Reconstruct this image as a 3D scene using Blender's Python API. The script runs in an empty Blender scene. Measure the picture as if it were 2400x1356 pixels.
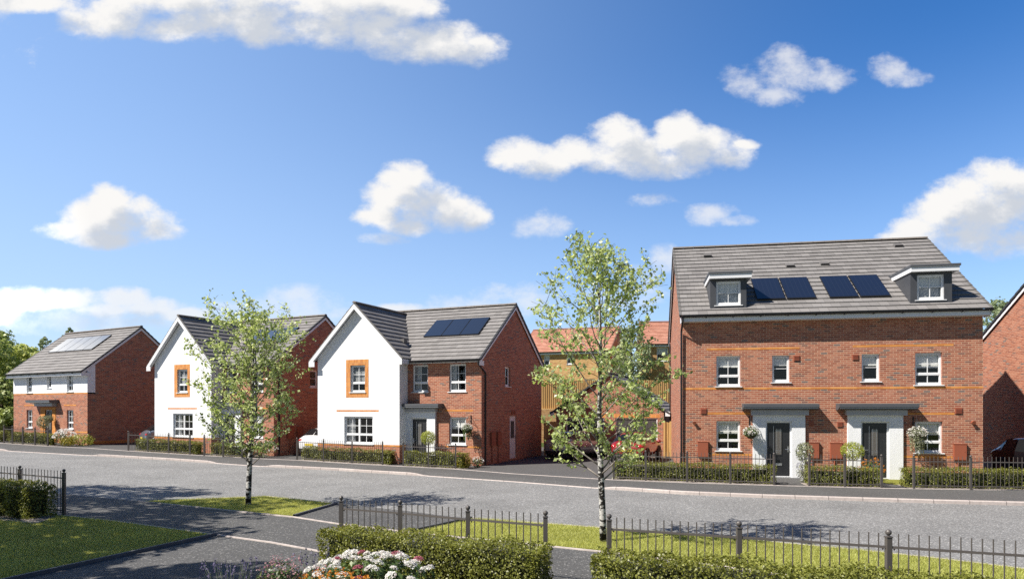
import bpy, bmesh, math, random
import numpy as np
from mathutils import Vector, Matrix
R = math.radians
random.seed(7); rng = np.random.default_rng(7)
scene = bpy.context.scene
COL = scene.collection
# ------------------------------------------------------------------ ground height
def gz(X, Y=0.0):
    t = max(0.0, -6.0 - X)
    z = .0195*t*t/(t+3)
    if Y > 46 and X < 60:
        z += 0
    return z
# ------------------------------------------------------------------ node helpers
def new_mat(name):
    m = bpy.data.materials.new(name); m.use_nodes = True
    nt = m.node_tree; nt.nodes.clear()
    return m, nt, nt.nodes, nt.links
def N(nt, t, **kw):
    n = nt.nodes.new(t)
    for k, v in kw.items():
        if k == 'inp':
            for kk, vv in v.items(): n.inputs[kk].default_value = vv
        else: setattr(n, k, v)
    return n
def math_(nt, op, a, b=None, c=None):
    n = nt.nodes.new('ShaderNodeMath'); n.operation = op
    for i, v in enumerate((a, b, c)):
        if v is None: continue
        if isinstance(v, (int, float)): n.inputs[i].default_value = v
        else: nt.links.new(v, n.inputs[i])
    return n.outputs[0]
def vmath(nt, op, a, b=None, c=None):
    n = nt.nodes.new('ShaderNodeVectorMath'); n.operation = op
    for i, v in enumerate((a, b, c)):
        if v is None: continue
        if isinstance(v, (tuple, list)): n.inputs[i].default_value = v
        else: nt.links.new(v, n.inputs[i])
    return n
def mixc(nt, f, a, b, mode='MIX'):
    n = nt.nodes.new('ShaderNodeMix'); n.data_type = 'RGBA'; n.blend_type = mode
    for s, v in ((n.inputs[0], f), (n.inputs[6], a), (n.inputs[7], b)):
        if isinstance(v, (int, float)): s.default_value = v
        elif isinstance(v, (tuple, list)): s.default_value = (*v[:3], 1)
        else: nt.links.new(v, s)
    return n.outputs[2]
def ramp(nt, f, stops, interp='LINEAR'):
    n = nt.nodes.new('ShaderNodeValToRGB'); cr = n.color_ramp; cr.interpolation = interp
    while len(cr.elements) < len(stops): cr.elements.new(.5)
    for e, (p, c) in zip(cr.elements, stops):
        e.position = p; e.color = (*c[:3], 1) if len(c) >= 3 else (c[0],)*3+(1,)
    nt.links.new(f, n.inputs[0]); return n.outputs[0]
def noise(nt, vec, scale, detail=3, rough=.55, dim='3D'):
    n = nt.nodes.new('ShaderNodeTexNoise'); n.noise_dimensions = dim
    n.inputs['Scale'].default_value = scale; n.inputs['Detail'].default_value = detail
    n.inputs['Roughness'].default_value = rough
    if vec is not None: nt.links.new(vec, n.inputs['Vector'])
    return n
def principled(nt, col, rough=.7, metal=0, spec=.5, coat=0, normal=None):
    b = nt.nodes.new('ShaderNodeBsdfPrincipled')
    if isinstance(col, (tuple, list)): b.inputs['Base Color'].default_value = (*col[:3], 1)
    else: nt.links.new(col, b.inputs['Base Color'])
    if isinstance(rough, (int, float)): b.inputs['Roughness'].default_value = rough
    else: nt.links.new(rough, b.inputs['Roughness'])
    b.inputs['Metallic'].default_value = metal
    b.inputs['Specular IOR Level'].default_value = spec
    b.inputs['Coat Weight'].default_value = coat
    if normal is not None: nt.links.new(normal, b.inputs['Normal'])
    return b
def out(nt, sh):
    o = nt.nodes.new('ShaderNodeOutputMaterial'); nt.links.new(sh, o.inputs['Surface']); return o
def bump(nt, h, strength=.3, dist=.02):
    b = nt.nodes.new('ShaderNodeBump'); b.inputs['Strength'].default_value = strength
    b.inputs['Distance'].default_value = dist; nt.links.new(h, b.inputs['Height']); return b.outputs[0]
def objco(nt): return nt.nodes.new('ShaderNodeTexCoord')
def plain(name, col, rough=.6, metal=0, spec=.5, coat=0, var=.06, vscale=3.0):
    """a material with slight mottling so it never reads as one flat value"""
    m, nt, _, _ = new_mat(name)
    tc = objco(nt); n = noise(nt, tc.outputs['Object'], vscale, 5)
    c = ramp(nt, n.outputs[0], [(.3, tuple(x*(1-var) for x in col)), (.7, tuple(min(1, x*(1+var)) for x in col))])
    out(nt, principled(nt, c, rough, metal, spec, coat).outputs[0]); return m
# ------------------------------------------------------------------ wall coordinates (u along wall, z)
def wall_uv(nt):
    tc = objco(nt)
    so = N(nt, 'ShaderNodeSeparateXYZ'); nt.links.new(tc.outputs['Object'], so.inputs[0])
    sn = N(nt, 'ShaderNodeSeparateXYZ'); nt.links.new(tc.outputs['Normal'], sn.inputs[0])
    f = math_(nt, 'GREATER_THAN', math_(nt, 'ABSOLUTE', sn.outputs[0]), .6)
    mx = nt.nodes.new('ShaderNodeMix'); mx.data_type = 'FLOAT'
    nt.links.new(f, mx.inputs[0]); nt.links.new(so.outputs[0], mx.inputs[2]); nt.links.new(so.outputs[1], mx.inputs[3])
    return tc, mx.outputs[0], so.outputs[2]
def brick_mat(name, stops, mortar, cw=.225, ch=.075, rough=.9):
    m, nt, _, L = new_mat(name)
    tc, u, z = wall_uv(nt)
    row = math_(nt, 'FLOOR', math_(nt, 'DIVIDE', z, ch))
    par = math_(nt, 'FLOORED_MODULO', row, 2.0)
    us = math_(nt, 'ADD', math_(nt, 'DIVIDE', u, cw), math_(nt, 'MULTIPLY', par, .5))
    colm = math_(nt, 'FLOOR', us)
    cx = N(nt, 'ShaderNodeCombineXYZ'); L.new(colm, cx.inputs[0]); L.new(row, cx.inputs[1])
    wn = N(nt, 'ShaderNodeTexWhiteNoise', noise_dimensions='2D'); L.new(cx.outputs[0], wn.inputs['Vector'])
    c = ramp(nt, wn.outputs['Value'], stops, 'CONSTANT')
    big = noise(nt, tc.outputs['Object'], .7, 4)
    fine = noise(nt, tc.outputs['Object'], 60, 2)
    hs = N(nt, 'ShaderNodeHueSaturation'); L.new(c, hs.inputs['Color'])
    L.new(math_(nt, 'ADD', math_(nt, 'MULTIPLY', big.outputs[0], .28), math_(nt, 'ADD', math_(nt, 'MULTIPLY', fine.outputs[0], .3), .71)), hs.inputs['Value'])
    fx = math_(nt, 'FRACT', us); fz = math_(nt, 'FRACT', math_(nt, 'DIVIDE', z, ch))
    mx_ = math_(nt, 'LESS_THAN', math_(nt, 'MULTIPLY', math_(nt, 'MINIMUM', fx, math_(nt, 'SUBTRACT', 1.0, fx)), cw), .0052)
    mz_ = math_(nt, 'LESS_THAN', math_(nt, 'MULTIPLY', math_(nt, 'MINIMUM', fz, math_(nt, 'SUBTRACT', 1.0, fz)), ch), .0052)
    mk = math_(nt, 'MAXIMUM', mx_, mz_)
    cc = mixc(nt, mk, hs.outputs[0], mortar)
    hgt = math_(nt, 'ADD', math_(nt, 'MULTIPLY', mk, -1.0), math_(nt, 'MULTIPLY', fine.outputs[0], .25))
    nm = bump(nt, hgt, .5, .008)
    out(nt, principled(nt, cc, rough, spec=.25, normal=nm).outputs[0]); return m
def S(r, g, b):  # sRGB 0-255 -> linear
    f = lambda v: (v/255/12.92) if v/255 <= .04045 else ((v/255+.055)/1.055)**2.4
    return (f(r), f(g), f(b))
RED = [(0, (.355, .130, .080)), (.22, (.30, .103, .064)), (.42, (.39, .162, .103)), (.62, (.265, .097, .066)), (.76, (.335, .141, .097)), (.90, (.20, .10, .079)), (.965, (.165, .123, .115))]
M = {}
M['brick'] = brick_mat('multi_red_brick', RED, (.57, .41, .285))
M['brick_orange'] = brick_mat('orange_band_brick', [(0, (.60, .245, .06)), (.3, (.52, .195, .05)), (.65, (.64, .28, .08))], (.52, .27, .09))
M['brick_buff'] = brick_mat('buff_brick', [(0, (.52, .31, .12)), (.3, (.44, .245, .09)), (.6, (.56, .35, .15)), (.85, (.42, .2, .08))], (.5, .38, .24))
def render_mat():
    m, nt, _, L = new_mat('white_render')
    tc = objco(nt); f = noise(nt, tc.outputs['Object'], 45, 4, .7); b = noise(nt, tc.outputs['Object'], 1.2, 4)
    c = ramp(nt, b.outputs[0], [(.3, (.75, .765, .785)), (.7, (.81, .825, .845))])
    out(nt, principled(nt, c, .95, spec=.15, normal=bump(nt, f.outputs[0], .55, .02)).outputs[0]); return m
M['render'] = render_mat()
def tile_mat(name, c1, c2, cw=.33, ch=.33, joint=.55):
    m, nt, _, L = new_mat(name)
    uv = N(nt, 'ShaderNodeUVMap'); sx = N(nt, 'ShaderNodeSeparateXYZ'); L.new(uv.outputs[0], sx.inputs[0])
    row = math_(nt, 'FLOOR', math_(nt, 'ADD', sx.outputs[1], .02)); par = math_(nt, 'FLOORED_MODULO', row, 2.0)
    us = math_(nt, 'ADD', math_(nt, 'DIVIDE', sx.outputs[0], cw), math_(nt, 'MULTIPLY', par, .5))
    cx = N(nt, 'ShaderNodeCombineXYZ'); L.new(math_(nt, 'FLOOR', us), cx.inputs[0]); L.new(row, cx.inputs[1])
    wn = N(nt, 'ShaderNodeTexWhiteNoise', noise_dimensions='2D'); L.new(cx.outputs[0], wn.inputs['Vector'])
    c = mixc(nt, wn.outputs['Value'], c1, c2)
    tc = objco(nt); b = noise(nt, tc.outputs['Object'], 1.3, 5); f = noise(nt, tc.outputs['Object'], 70, 2)
    hs = N(nt, 'ShaderNodeHueSaturation'); L.new(c, hs.inputs['Color'])
    L.new(math_(nt, 'ADD', math_(nt, 'MULTIPLY', b.outputs[0], .3), math_(nt, 'ADD', math_(nt, 'MULTIPLY', f.outputs[0], .3), .7)), hs.inputs['Value'])
    fx = math_(nt, 'FRACT', us)
    j = math_(nt, 'LESS_THAN', math_(nt, 'MULTIPLY', math_(nt, 'MINIMUM', fx, math_(nt, 'SUBTRACT', 1.0, fx)), cw), .006)
    cc = mixc(nt, math_(nt, 'MULTIPLY', j, joint), hs.outputs[0], tuple(x*.3 for x in c1))
    out(nt, principled(nt, cc, .75, spec=.35, normal=bump(nt, f.outputs[0], .25, .01)).outputs[0]); return m
M['tile'] = tile_mat('grey_roof_tile', (.183, .174, .17), (.235, .224, .219))
M['tile_red'] = tile_mat('terracotta_roof_tile', (.41, .185, .125), (.51, .26, .185))
M['ridge'] = plain('ridge_tile', (.185, .165, .15), .8, var=.2, vscale=5)
M['verge'] = plain('dark_verge_tile', (.035, .037, .042), .6)
M['upvc'] = plain('white_upvc', (.74, .75, .76), .35, var=.02)
M['fascia'] = plain('white_fascia_board', (.72, .73, .75), .4, var=.03)
M['black'] = plain('black_plastic', (.012, .012, .014), .4)
M['anth'] = plain('anthracite_panel', (.055, .058, .066), .5, var=.12, vscale=2)
M['grp'] = plain('grey_canopy_roof', (.075, .08, .09), .6, var=.1)
M['door'] = plain('anthracite_door_skin', (.022, .023, .026), .38, coat=.2)
M['steel'] = plain('brushed_steel', (.74, .75, .77), .3, metal=.9)
M['terra'] = plain('terracotta_plastic', (.30, .085, .045), .6)
M['iron'] = plain('dark_grey_railing_paint', (.092, .082, .076), .45)
M['blind'] = plain('pale_roller_blind', (.84, .82, .79), .9)
M['curtain'] = plain('grey_voile_curtain', (.55, .55, .56), .9, vscale=9, var=.25)
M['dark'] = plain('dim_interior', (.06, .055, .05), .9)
def glass_mat(name, tint=(.86, .88, .88), refl=1.0, rough=.02):
    m, nt, _, L = new_mat(name)
    tr = N(nt, 'ShaderNodeBsdfTransparent'); tr.inputs[0].default_value = (*tint, 1)
    gl = N(nt, 'ShaderNodeBsdfGlossy'); gl.inputs['Roughness'].default_value = rough; gl.inputs['Color'].default_value = (.95, .97, 1, 1)
    ge = N(nt, 'ShaderNodeNewGeometry'); dt = math_(nt, 'ABSOLUTE', vmath(nt, 'DOT_PRODUCT', ge.outputs['Incoming'], ge.outputs['Normal']).outputs['Value'])
    fz = math_(nt, 'ADD', .06, math_(nt, 'MULTIPLY', .94, math_(nt, 'POWER', math_(nt, 'SUBTRACT', 1.0, dt), 5.0)))
    tc = objco(nt); n = noise(nt, tc.outputs['Object'], 1.6, 2)
    L.new(bump(nt, n.outputs[0], .08, .05), gl.inputs['Normal'])
    mx = N(nt, 'ShaderNodeMixShader'); L.new(math_(nt, 'MULTIPLY', fz, refl), mx.inputs[0])
    L.new(tr.outputs[0], mx.inputs[1]); L.new(gl.outputs[0], mx.inputs[2]); out(nt, mx.outputs[0]); return m
M['glass'] = glass_mat('window_glass')
M['car_glass'] = glass_mat('tinted_car_glass', (.12, .13, .14))
def solar_mat():
    m, nt, _, L = new_mat('solar_cells')
    uv = N(nt, 'ShaderNodeUVMap'); sx = N(nt, 'ShaderNodeSeparateXYZ'); L.new(uv.outputs[0], sx.inputs[0])
    def line(o, n):
        f = math_(nt, 'FRACT', math_(nt, 'MULTIPLY', o, n)); return math_(nt, 'LESS_THAN', math_(nt, 'MINIMUM', f, math_(nt, 'SUBTRACT', 1.0, f)), .035)
    g = math_(nt, 'MAXIMUM', line(sx.outputs[0], 6), line(sx.outputs[1], 10))
    c = mixc(nt, math_(nt, 'MULTIPLY', g, .16), (.013, .018, .034), (.08, .09, .11))
    b = principled(nt, c, .05, spec=.85, coat=1.0); b.inputs['Coat Roughness'].default_value = .02; out(nt, b.outputs[0]); return m
M['solar'] = solar_mat()
# ------------------------------------------------------------------ ground materials
def asphalt(name, a, b, fleck, fl_amt=.5, big=.22):
    m, nt, _, L = new_mat(name)
    tc = objco(nt); v = tc.outputs['Object']
    f = noise(nt, v, 34, 3, .85); g = noise(nt, v, 9, 4, .7); h = noise(nt, v, .45, 5, .6); w = noise(nt, v, 160, 1)
    c = ramp(nt, f.outputs[0], [(.32, a), (.68, b)])
    vo = N(nt, 'ShaderNodeTexVoronoi'); vo.inputs['Scale'].default_value = 27; L.new(v, vo.inputs['Vector'])
    sp = N(nt, 'ShaderNodeSeparateColor'); L.new(vo.outputs['Color'], sp.inputs[0])
    k = math_(nt, 'MULTIPLY', math_(nt, 'GREATER_THAN', sp.outputs[0], .80), math_(nt, 'LESS_THAN', vo.outputs['Distance'], .45))
    c = mixc(nt, math_(nt, 'MULTIPLY', k, fl_amt), c, fleck)
    hs = N(nt, 'ShaderNodeHueSaturation'); L.new(c, hs.inputs['Color'])
    L.new(math_(nt, 'ADD', math_(nt, 'MULTIPLY', h.outputs[0], big*2), math_(nt, 'ADD', math_(nt, 'MULTIPLY', g.outputs[0], .35), .82-big)), hs.inputs['Value'])
    nm = bump(nt, f.outputs[0], .7, .012)
    out(nt, principled(nt, hs.outputs[0], .85, spec=.35, normal=nm).outputs[0]); return m
M['road'] = asphalt('pale_road_asphalt', (.085, .0845, .083), (.315, .314, .310), (.60, .595, .585), .55, .36)
M['foot'] = asphalt('grey_footway_asphalt', (.062, .061, .060), (.125, .123, .121), (.28, .275, .27), .4, .2)
M['path'] = asphalt('dark_path_asphalt', (.042, .042, .042), (.132, .131, .130), (.40, .39, .38), .42, .3)
M['drive'] = asphalt('driveway_tarmac', (.06, .059, .059), (.12, .118, .117), (.26, .26, .26), .4, .12)
def kerb_mat():
    m, nt, _, L = new_mat('concrete_kerb')
    uv = N(nt, 'ShaderNodeUVMap'); sx = N(nt, 'ShaderNodeSeparateXYZ'); L.new(uv.outputs[0], sx.inputs[0])
    u = math_(nt, 'DIVIDE', sx.outputs[0], .915); f = math_(nt, 'FRACT', u)
    j = math_(nt, 'LESS_THAN', math_(nt, 'MINIMUM', f, math_(nt, 'SUBTRACT', 1.0, f)), .012)
    wn = N(nt, 'ShaderNodeTexWhiteNoise', noise_dimensions='1D'); L.new(math_(nt, 'FLOOR', u), wn.inputs['W'])
    c = mixc(nt, wn.outputs['Value'], (.42, .36, .335), (.52, .46, .43))
    tc = objco(nt); n = noise(nt, tc.outputs['Object'], 9, 6, .7)
    c = mixc(nt, .5, c, ramp(nt, n.outputs[0], [(.3, (.3, .26, .24)), (.7, (.56, .5, .47))]))
    c = mixc(nt, math_(nt, 'MULTIPLY', j, .7), c, (.1, .09, .085))
    out(nt, principled(nt, c, .85, spec=.3).outputs[0]); return m
M['kerb'] = kerb_mat()
M['edging'] = plain('concrete_edging', (.50, .44, .41), .85, var=.2, vscale=6)
M['edging_shaded'] = plain('shaded_concrete_edging', (.10, .10, .105), .7, var=.2, vscale=5)  # concrete edging too; its shaded side is put in as dark grey
def soilmat(name, cols, scale=22):
    m, nt, _, L = new_mat(name)
    tc = objco(nt); vo = N(nt, 'ShaderNodeTexVoronoi'); vo.inputs['Scale'].default_value = scale; L.new(tc.outputs['Object'], vo.inputs['Vector'])
    sp = N(nt, 'ShaderNodeSeparateColor'); L.new(vo.outputs['Color'], sp.inputs[0])
    c = ramp(nt, sp.outputs[0], cols)
    out(nt, principled(nt, c, .95, spec=.2, normal=bump(nt, vo.outputs['Distance'], .8, .03)).outputs[0]); return m
M['gravel'] = soilmat('pebble_gravel', [(.0, (.12, .1, .09)), (.4, (.28, .24, .21)), (.75, (.45, .4, .36)), (1, (.6, .55, .5))])
M['soil'] = soilmat('bark_soil', [(.0, (.025, .018, .012)), (.6, (.07, .05, .035)), (1, (.16, .12, .09))])
def lawn_mat(name, a, b):
    m, nt, _, L = new_mat(name)
    tc = objco(nt); f = noise(nt, tc.outputs['Object'], 60, 3, .8); g = noise(nt, tc.outputs['Object'], 1.2, 5)
    c = ramp(nt, f.outputs[0], [(.3, a), (.7, b)])
    hs = N(nt, 'ShaderNodeHueSaturation'); L.new(c, hs.inputs['Color'])
    L.new(math_(nt, 'ADD', math_(nt, 'MULTIPLY', g.outputs[0], .7), .65), hs.inputs['Value'])
    out(nt, principled(nt, hs.outputs[0], .9, spec=.15, normal=bump(nt, f.outputs[0], .8, .03)).outputs[0]); return m
M['lawn'] = lawn_mat('lawn_turf', (.14, .145, .022), (.29, .29, .06))
M['meadow'] = lawn_mat('meadow_turf', (.07, .10, .03), (.12, .16, .05))
def leaf_mat(name, cols, gloss=.42, trans=.35, clump=.5, cscale=1.5, tcol=None):
    m, nt, _, L = new_mat(name)
    geo = N(nt, 'ShaderNodeNewGeometry'); tc = objco(nt)
    c = ramp(nt, geo.outputs['Random Per Island'], [(i/(len(cols)-1), x) for i, x in enumerate(cols)])
    n = noise(nt, tc.outputs['Object'], cscale, 3)
    hs = N(nt, 'ShaderNodeHueSaturation'); L.new(c, hs.inputs['Color'])
    L.new(math_(nt, 'ADD', math_(nt, 'MULTIPLY', n.outputs[0], clump*2), 1-clump), hs.inputs['Value'])
    b = principled(nt, hs.outputs[0], gloss, spec=.45)
    t = N(nt, 'ShaderNodeBsdfTranslucent'); 
    h2 = N(nt, 'ShaderNodeHueSaturation'); L.new(hs.outputs[0], h2.inputs['Color']); h2.inputs['Hue'].default_value = .485; h2.inputs['Value'].default_value = 1.5; h2.inputs['Saturation'].default_value = 1.1
    L.new(h2.outputs[0], t.inputs[0])
    mx = N(nt, 'ShaderNodeMixShader'); mx.inputs[0].default_value = trans; L.new(b.outputs[0], mx.inputs[1]); L.new(t.outputs[0], mx.inputs[2])
    out(nt, mx.outputs[0]); return m
M['birch_leaf'] = leaf_mat('birch_leaf', [(.22, .30, .075), (.38, .47, .15), (.56, .63, .29), (.18, .25, .07), (.66, .71, .42)], .36, .48, .25, 1.2)
M['hedge_leaf'] = leaf_mat('hedge_leaf', [(.10, .12, .016), (.19, .21, .035), (.30, .31, .075), (.14, .155, .025)], .42, .28, .45, 1.7)
M['grass'] = leaf_mat('grass_blade', [(.30, .33, .065), (.44, .47, .125), (.58, .59, .22), (.35, .38, .09)], .5, .4, .3, .9)
M['tree_leaf'] = leaf_mat('broad_leaf', [(.27, .34, .09), (.41, .47, .15), (.55, .58, .25)], .5, .35, .45, .3)
M['tree_dark'] = leaf_mat('dark_leaf', [(.19, .26, .08), (.30, .37, .12), (.42, .47, .19)], .5, .25, .5, .3)
M['tree_grey'] = leaf_mat('grey_green_leaf', [(.18, .24, .13), (.27, .33, .18), (.36, .41, .25)], .5, .3, .4, .4)
M['lime_leaf'] = leaf_mat('lime_leaf', [(.22, .28, .03), (.32, .36, .06), (.4, .43, .12)], .45, .3, .35, 3)
M['sage_leaf'] = leaf_mat('sage_leaf', [(.13, .16, .08), (.22, .24, .14), (.36, .37, .24)], .5, .25, .35, 3)
M['green_leaf'] = leaf_mat('shrub_leaf', [(.05, .09, .03), (.09, .14, .04), (.14, .19, .06)], .4, .25, .4, 3)
M['yellow_leaf'] = leaf_mat('golden_leaf', [(.28, .24, .02), (.38, .32, .03), (.2, .22, .03)], .5, .25, .35, 3)
M['white_fl'] = leaf_mat('white_petal', [(.72, .72, .68), (.8, .8, .77), (.7, .62, .6)], .7, .3, .12, 8)
M['rose_fl'] = leaf_mat('rose_petal', [(.35, .10, .13), (.45, .16, .2), (.3, .08, .1)], .7, .3, .2, 8)
M['pink_fl'] = leaf_mat('pink_petal', [(.30, .13, .15), (.38, .2, .22), (.46, .32, .33)], .7, .3, .2, 8)
M['orange_fl'] = leaf_mat('orange_petal', [(.55, .2, .015), (.62, .27, .03), (.45, .14, .012)], .7, .3, .2, 8)
M['purple_fl'] = leaf_mat('lavender_petal', [(.10, .085, .17), (.15, .13, .23), (.08, .07, .13)], .7, .2, .2, 8)
def bark_mat(name, base, dark, bands=True):
    m, nt, _, L = new_mat(name)
    tc = objco(nt); mp = N(nt, 'ShaderNodeMapping'); mp.inputs['Scale'].default_value = (5, 5, 10) if bands else (14, 14, 2)
    L.new(tc.outputs['Object'], mp.inputs[0]); n = noise(nt, mp.outputs[0], 1, 5, .65)
    c = ramp(nt, n.outputs[0], [(.49, dark), (.53, base), (.6, base), (.66, dark), (.8, tuple(x*.6 for x in base))] if bands else [(.40, dark), (.6, base)])
    out(nt, principled(nt, c, .8, spec=.2, normal=bump(nt, n.outputs[0], .5, .01)).outputs[0]); return m
M['birch_bark'] = bark_mat('birch_bark', (.47, .46, .44), (.02, .018, .016))
M['limb'] = plain('grey_birch_limb', (.21, .185, .165), .8, var=.5, vscale=11)
M['twig'] = bark_mat('brown_bark', (.12, .09, .065), (.04, .03, .022), False)
def wood_mat():
    m, nt, _, L = new_mat('timber_boards')
    geo = N(nt, 'ShaderNodeNewGeometry'); tc = objco(nt)
    mp = N(nt, 'ShaderNodeMapping'); mp.inputs['Scale'].default_value = (12, 12, .8); L.new(tc.outputs['Object'], mp.inputs[0])
    n = noise(nt, mp.outputs[0], 2, 5)
    c = ramp(nt, geo.outputs['Random Per Island'], [(0, (.40, .235, .08)), (.5, (.50, .32, .125)), (1, (.44, .265, .095))])
    c = mixc(nt, .5, c, ramp(nt, n.outputs[0], [(.3, (.32, .18, .06)), (.7, (.56, .38, .17))]))
    out(nt, principled(nt, c, .8, spec=.2).outputs[0]); return m
M['wood'] = wood_mat()
# ------------------------------------------------------------------ mesh builder
class MB:
    def __init__(s): s.v = []; s.f = []; s.mi = []; s.uv = []
    def vert(s, p): s.v.append(tuple(p)); return len(s.v)-1
    def face(s, pts, mi=0, uv=None):
        i0 = len(s.v); s.v += [tuple(p) for p in pts]; s.f.append(tuple(range(i0, i0+len(pts)))); s.mi.append(mi); s.uv.append(uv)
    def box(s, x0, x1, y0, y1, z0, z1, mi=0):
        P = [(x0, y0, z0), (x1, y0, z0), (x1, y1, z0), (x0, y1, z0), (x0, y0, z1), (x1, y0, z1), (x1, y1, z1), (x0, y1, z1)]
        s.hexa(P, mi)
    def hexa(s, P, mi=0):
        i = len(s.v); s.v += [tuple(p) for p in P]
        for f in ((3, 2, 1, 0), (4, 5, 6, 7), (0, 1, 5, 4), (1, 2, 6, 5), (2, 3, 7, 6), (3, 0, 4, 7)):
            s.f.append(tuple(i+k for k in f)); s.mi.append(mi); s.uv.append(None)
    def beam(s, p0, p1, w, h, mi=0, up=(0, 0, 1)):
        p0 = Vector(p0); p1 = Vector(p1); d = (p1-p0).normalized(); up = Vector(up)
        r = d.cross(up).normalized(); u = r.cross(d).normalized(); r *= w/2; u *= h/2
        P = [p0-r-u, p0+r-u, p1+r-u, p1-r-u, p0-r+u, p0+r+u, p1+r+u, p1-r+u]
        s.hexa([P[0], P[1], P[2], P[3], P[4], P[5], P[6], P[7]], mi)
    def tube(s, pts, rad, n=8, mi=0, caps=True):
        pts = [Vector(p) for p in pts]
        if not hasattr(rad, '__len__'): rad = [rad]*len(pts)
        rings = []; prev = None
        for i, p in enumerate(pts):
            d = (pts[min(i+1, len(pts)-1)]-pts[max(i-1, 0)]).normalized()
            a = prev if prev is not None else (Vector((1, 0, 0)) if abs(d.x) < .8 else Vector((0, 1, 0)))
            x = (a - d*a.dot(d)).normalized(); prev = x; y = d.cross(x)
            rings.append([s.vert(p + (x*math.cos(2*math.pi*k/n)+y*math.sin(2*math.pi*k/n))*rad[i]) for k in range(n)])
        for a, b in zip(rings, rings[1:]):
            for k in range(n):
                s.f.append((a[k], a[(k+1) % n], b[(k+1) % n], b[k])); s.mi.append(mi); s.uv.append(None)
        if caps:
            s.f.append(tuple(rings[0][::-1])); s.f.append(tuple(rings[-1])); s.mi += [mi, mi]; s.uv += [None, None]
    def lathe(s, prof, n=16, c=(0, 0, 0), mi=0, sx=1, sy=1):
        rings = []
        for r, z in prof:
            rings.append([s.vert((c[0]+sx*r*math.cos(2*math.pi*k/n), c[1]+sy*r*math.sin(2*math.pi*k/n), c[2]+z)) for k in range(n)])
        for a, b in zip(rings, rings[1:]):
            for k in range(n):
                s.f.append((a[k], a[(k+1) % n], b[(k+1) % n], b[k])); s.mi.append(mi); s.uv.append(None)
    def sphere(s, c, r, n=10, m=6, mi=0):
        s.lathe([(r*math.sin(math.pi*i/m)+1e-4, -r*math.cos(math.pi*i/m)) for i in range(m+1)], n, c, mi)
    def prism(s, poly, d, mi=0):
        """poly: list of 3-D points (planar), extruded by vector d"""
        d = Vector(d); a = [Vector(p) for p in poly]; b = [p+d for p in a]; n = len(a)
        s.face(a, mi); s.face(b[::-1], mi)
        for i in range(n): s.face([a[i], b[i], b[(i+1) % n], a[(i+1) % n]], mi)
    def build(s, name, mats, parent=None, smooth=False, loc=(0, 0, 0), rot=(0, 0, 0), fix=False):
        me = bpy.data.meshes.new(name); me.from_pydata(s.v, [], s.f)
        mats = mats if isinstance(mats, (list, tuple)) else [mats]
        for m in mats: me.materials.append(m)
        me.polygons.foreach_set('material_index', s.mi)
        if any(u is not None for u in s.uv):
            ul = me.uv_layers.new(name='UVMap'); k = 0; dat = []
            for f, u in zip(s.f, s.uv):
                for i in range(len(f)): dat += list(u[i]) if u else [0, 0]
            ul.data.foreach_set('uv', dat)
        if smooth: me.polygons.foreach_set('use_smooth', [True]*len(me.polygons))
        if fix:
            bm = bmesh.new(); bm.from_mesh(me); bmesh.ops.remove_doubles(bm, verts=bm.verts, dist=1e-4); bmesh.ops.recalc_face_normals(bm, faces=bm.faces); bm.to_mesh(me); bm.free()
        me.update()
        o = bpy.data.objects.new(name, me); COL.objects.link(o); o.location = loc; o.rotation_euler = rot
        if parent: o.parent = parent
        return o
def tag(o, label=None, cat=None, group=None, kind=None):
    if label: o['label'] = label
    if cat: o['category'] = cat
    if group: o['group'] = group
    if kind: o['kind'] = kind
    return o
def empty(name, loc, rz=0, label=None, cat=None, group=None):
    o = bpy.data.objects.new(name, None); COL.objects.link(o); o.location = loc; o.rotation_euler = (0, 0, rz)
    o.empty_display_size = .3
    return tag(o, label, cat, group)
def copy_tree(o, parent=None):
    c = o.copy(); COL.objects.link(c)
    if parent: c.parent = parent
    for ch in list(o.children): copy_tree(ch, c)
    return c
# leaf clouds ------------------------------------------------------
def leaf_arrays(P, size, nrm=None, spread=1.0, aspect=.62, fold=.14, droop=0.0):
    n = len(P); P = np.asarray(P, float)
    r = rng.normal(size=(n, 3))
    if nrm is None: nn = r
    else: nn = np.asarray(nrm)+r*spread*.6
    nn /= np.linalg.norm(nn, axis=1, keepdims=True)+1e-9
    t = rng.normal(size=(n, 3)); t[:, 2] -= droop
    t -= nn*(t*nn).sum(1, keepdims=True); t /= np.linalg.norm(t, axis=1, keepdims=True)+1e-9
    b = np.cross(nn, t); sz = size*(.65+.7*rng.random((n, 1)))
    v = np.empty((n, 4, 3))
    v[:, 0] = P-t*sz*.5; v[:, 2] = P+t*sz*.5
    v[:, 1] = P+b*sz*aspect*.5-t*sz*.08+nn*sz*fold; v[:, 3] = P-b*sz*aspect*.5-t*sz*.08+nn*sz*fold
    return v.reshape(-1, 3)
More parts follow.
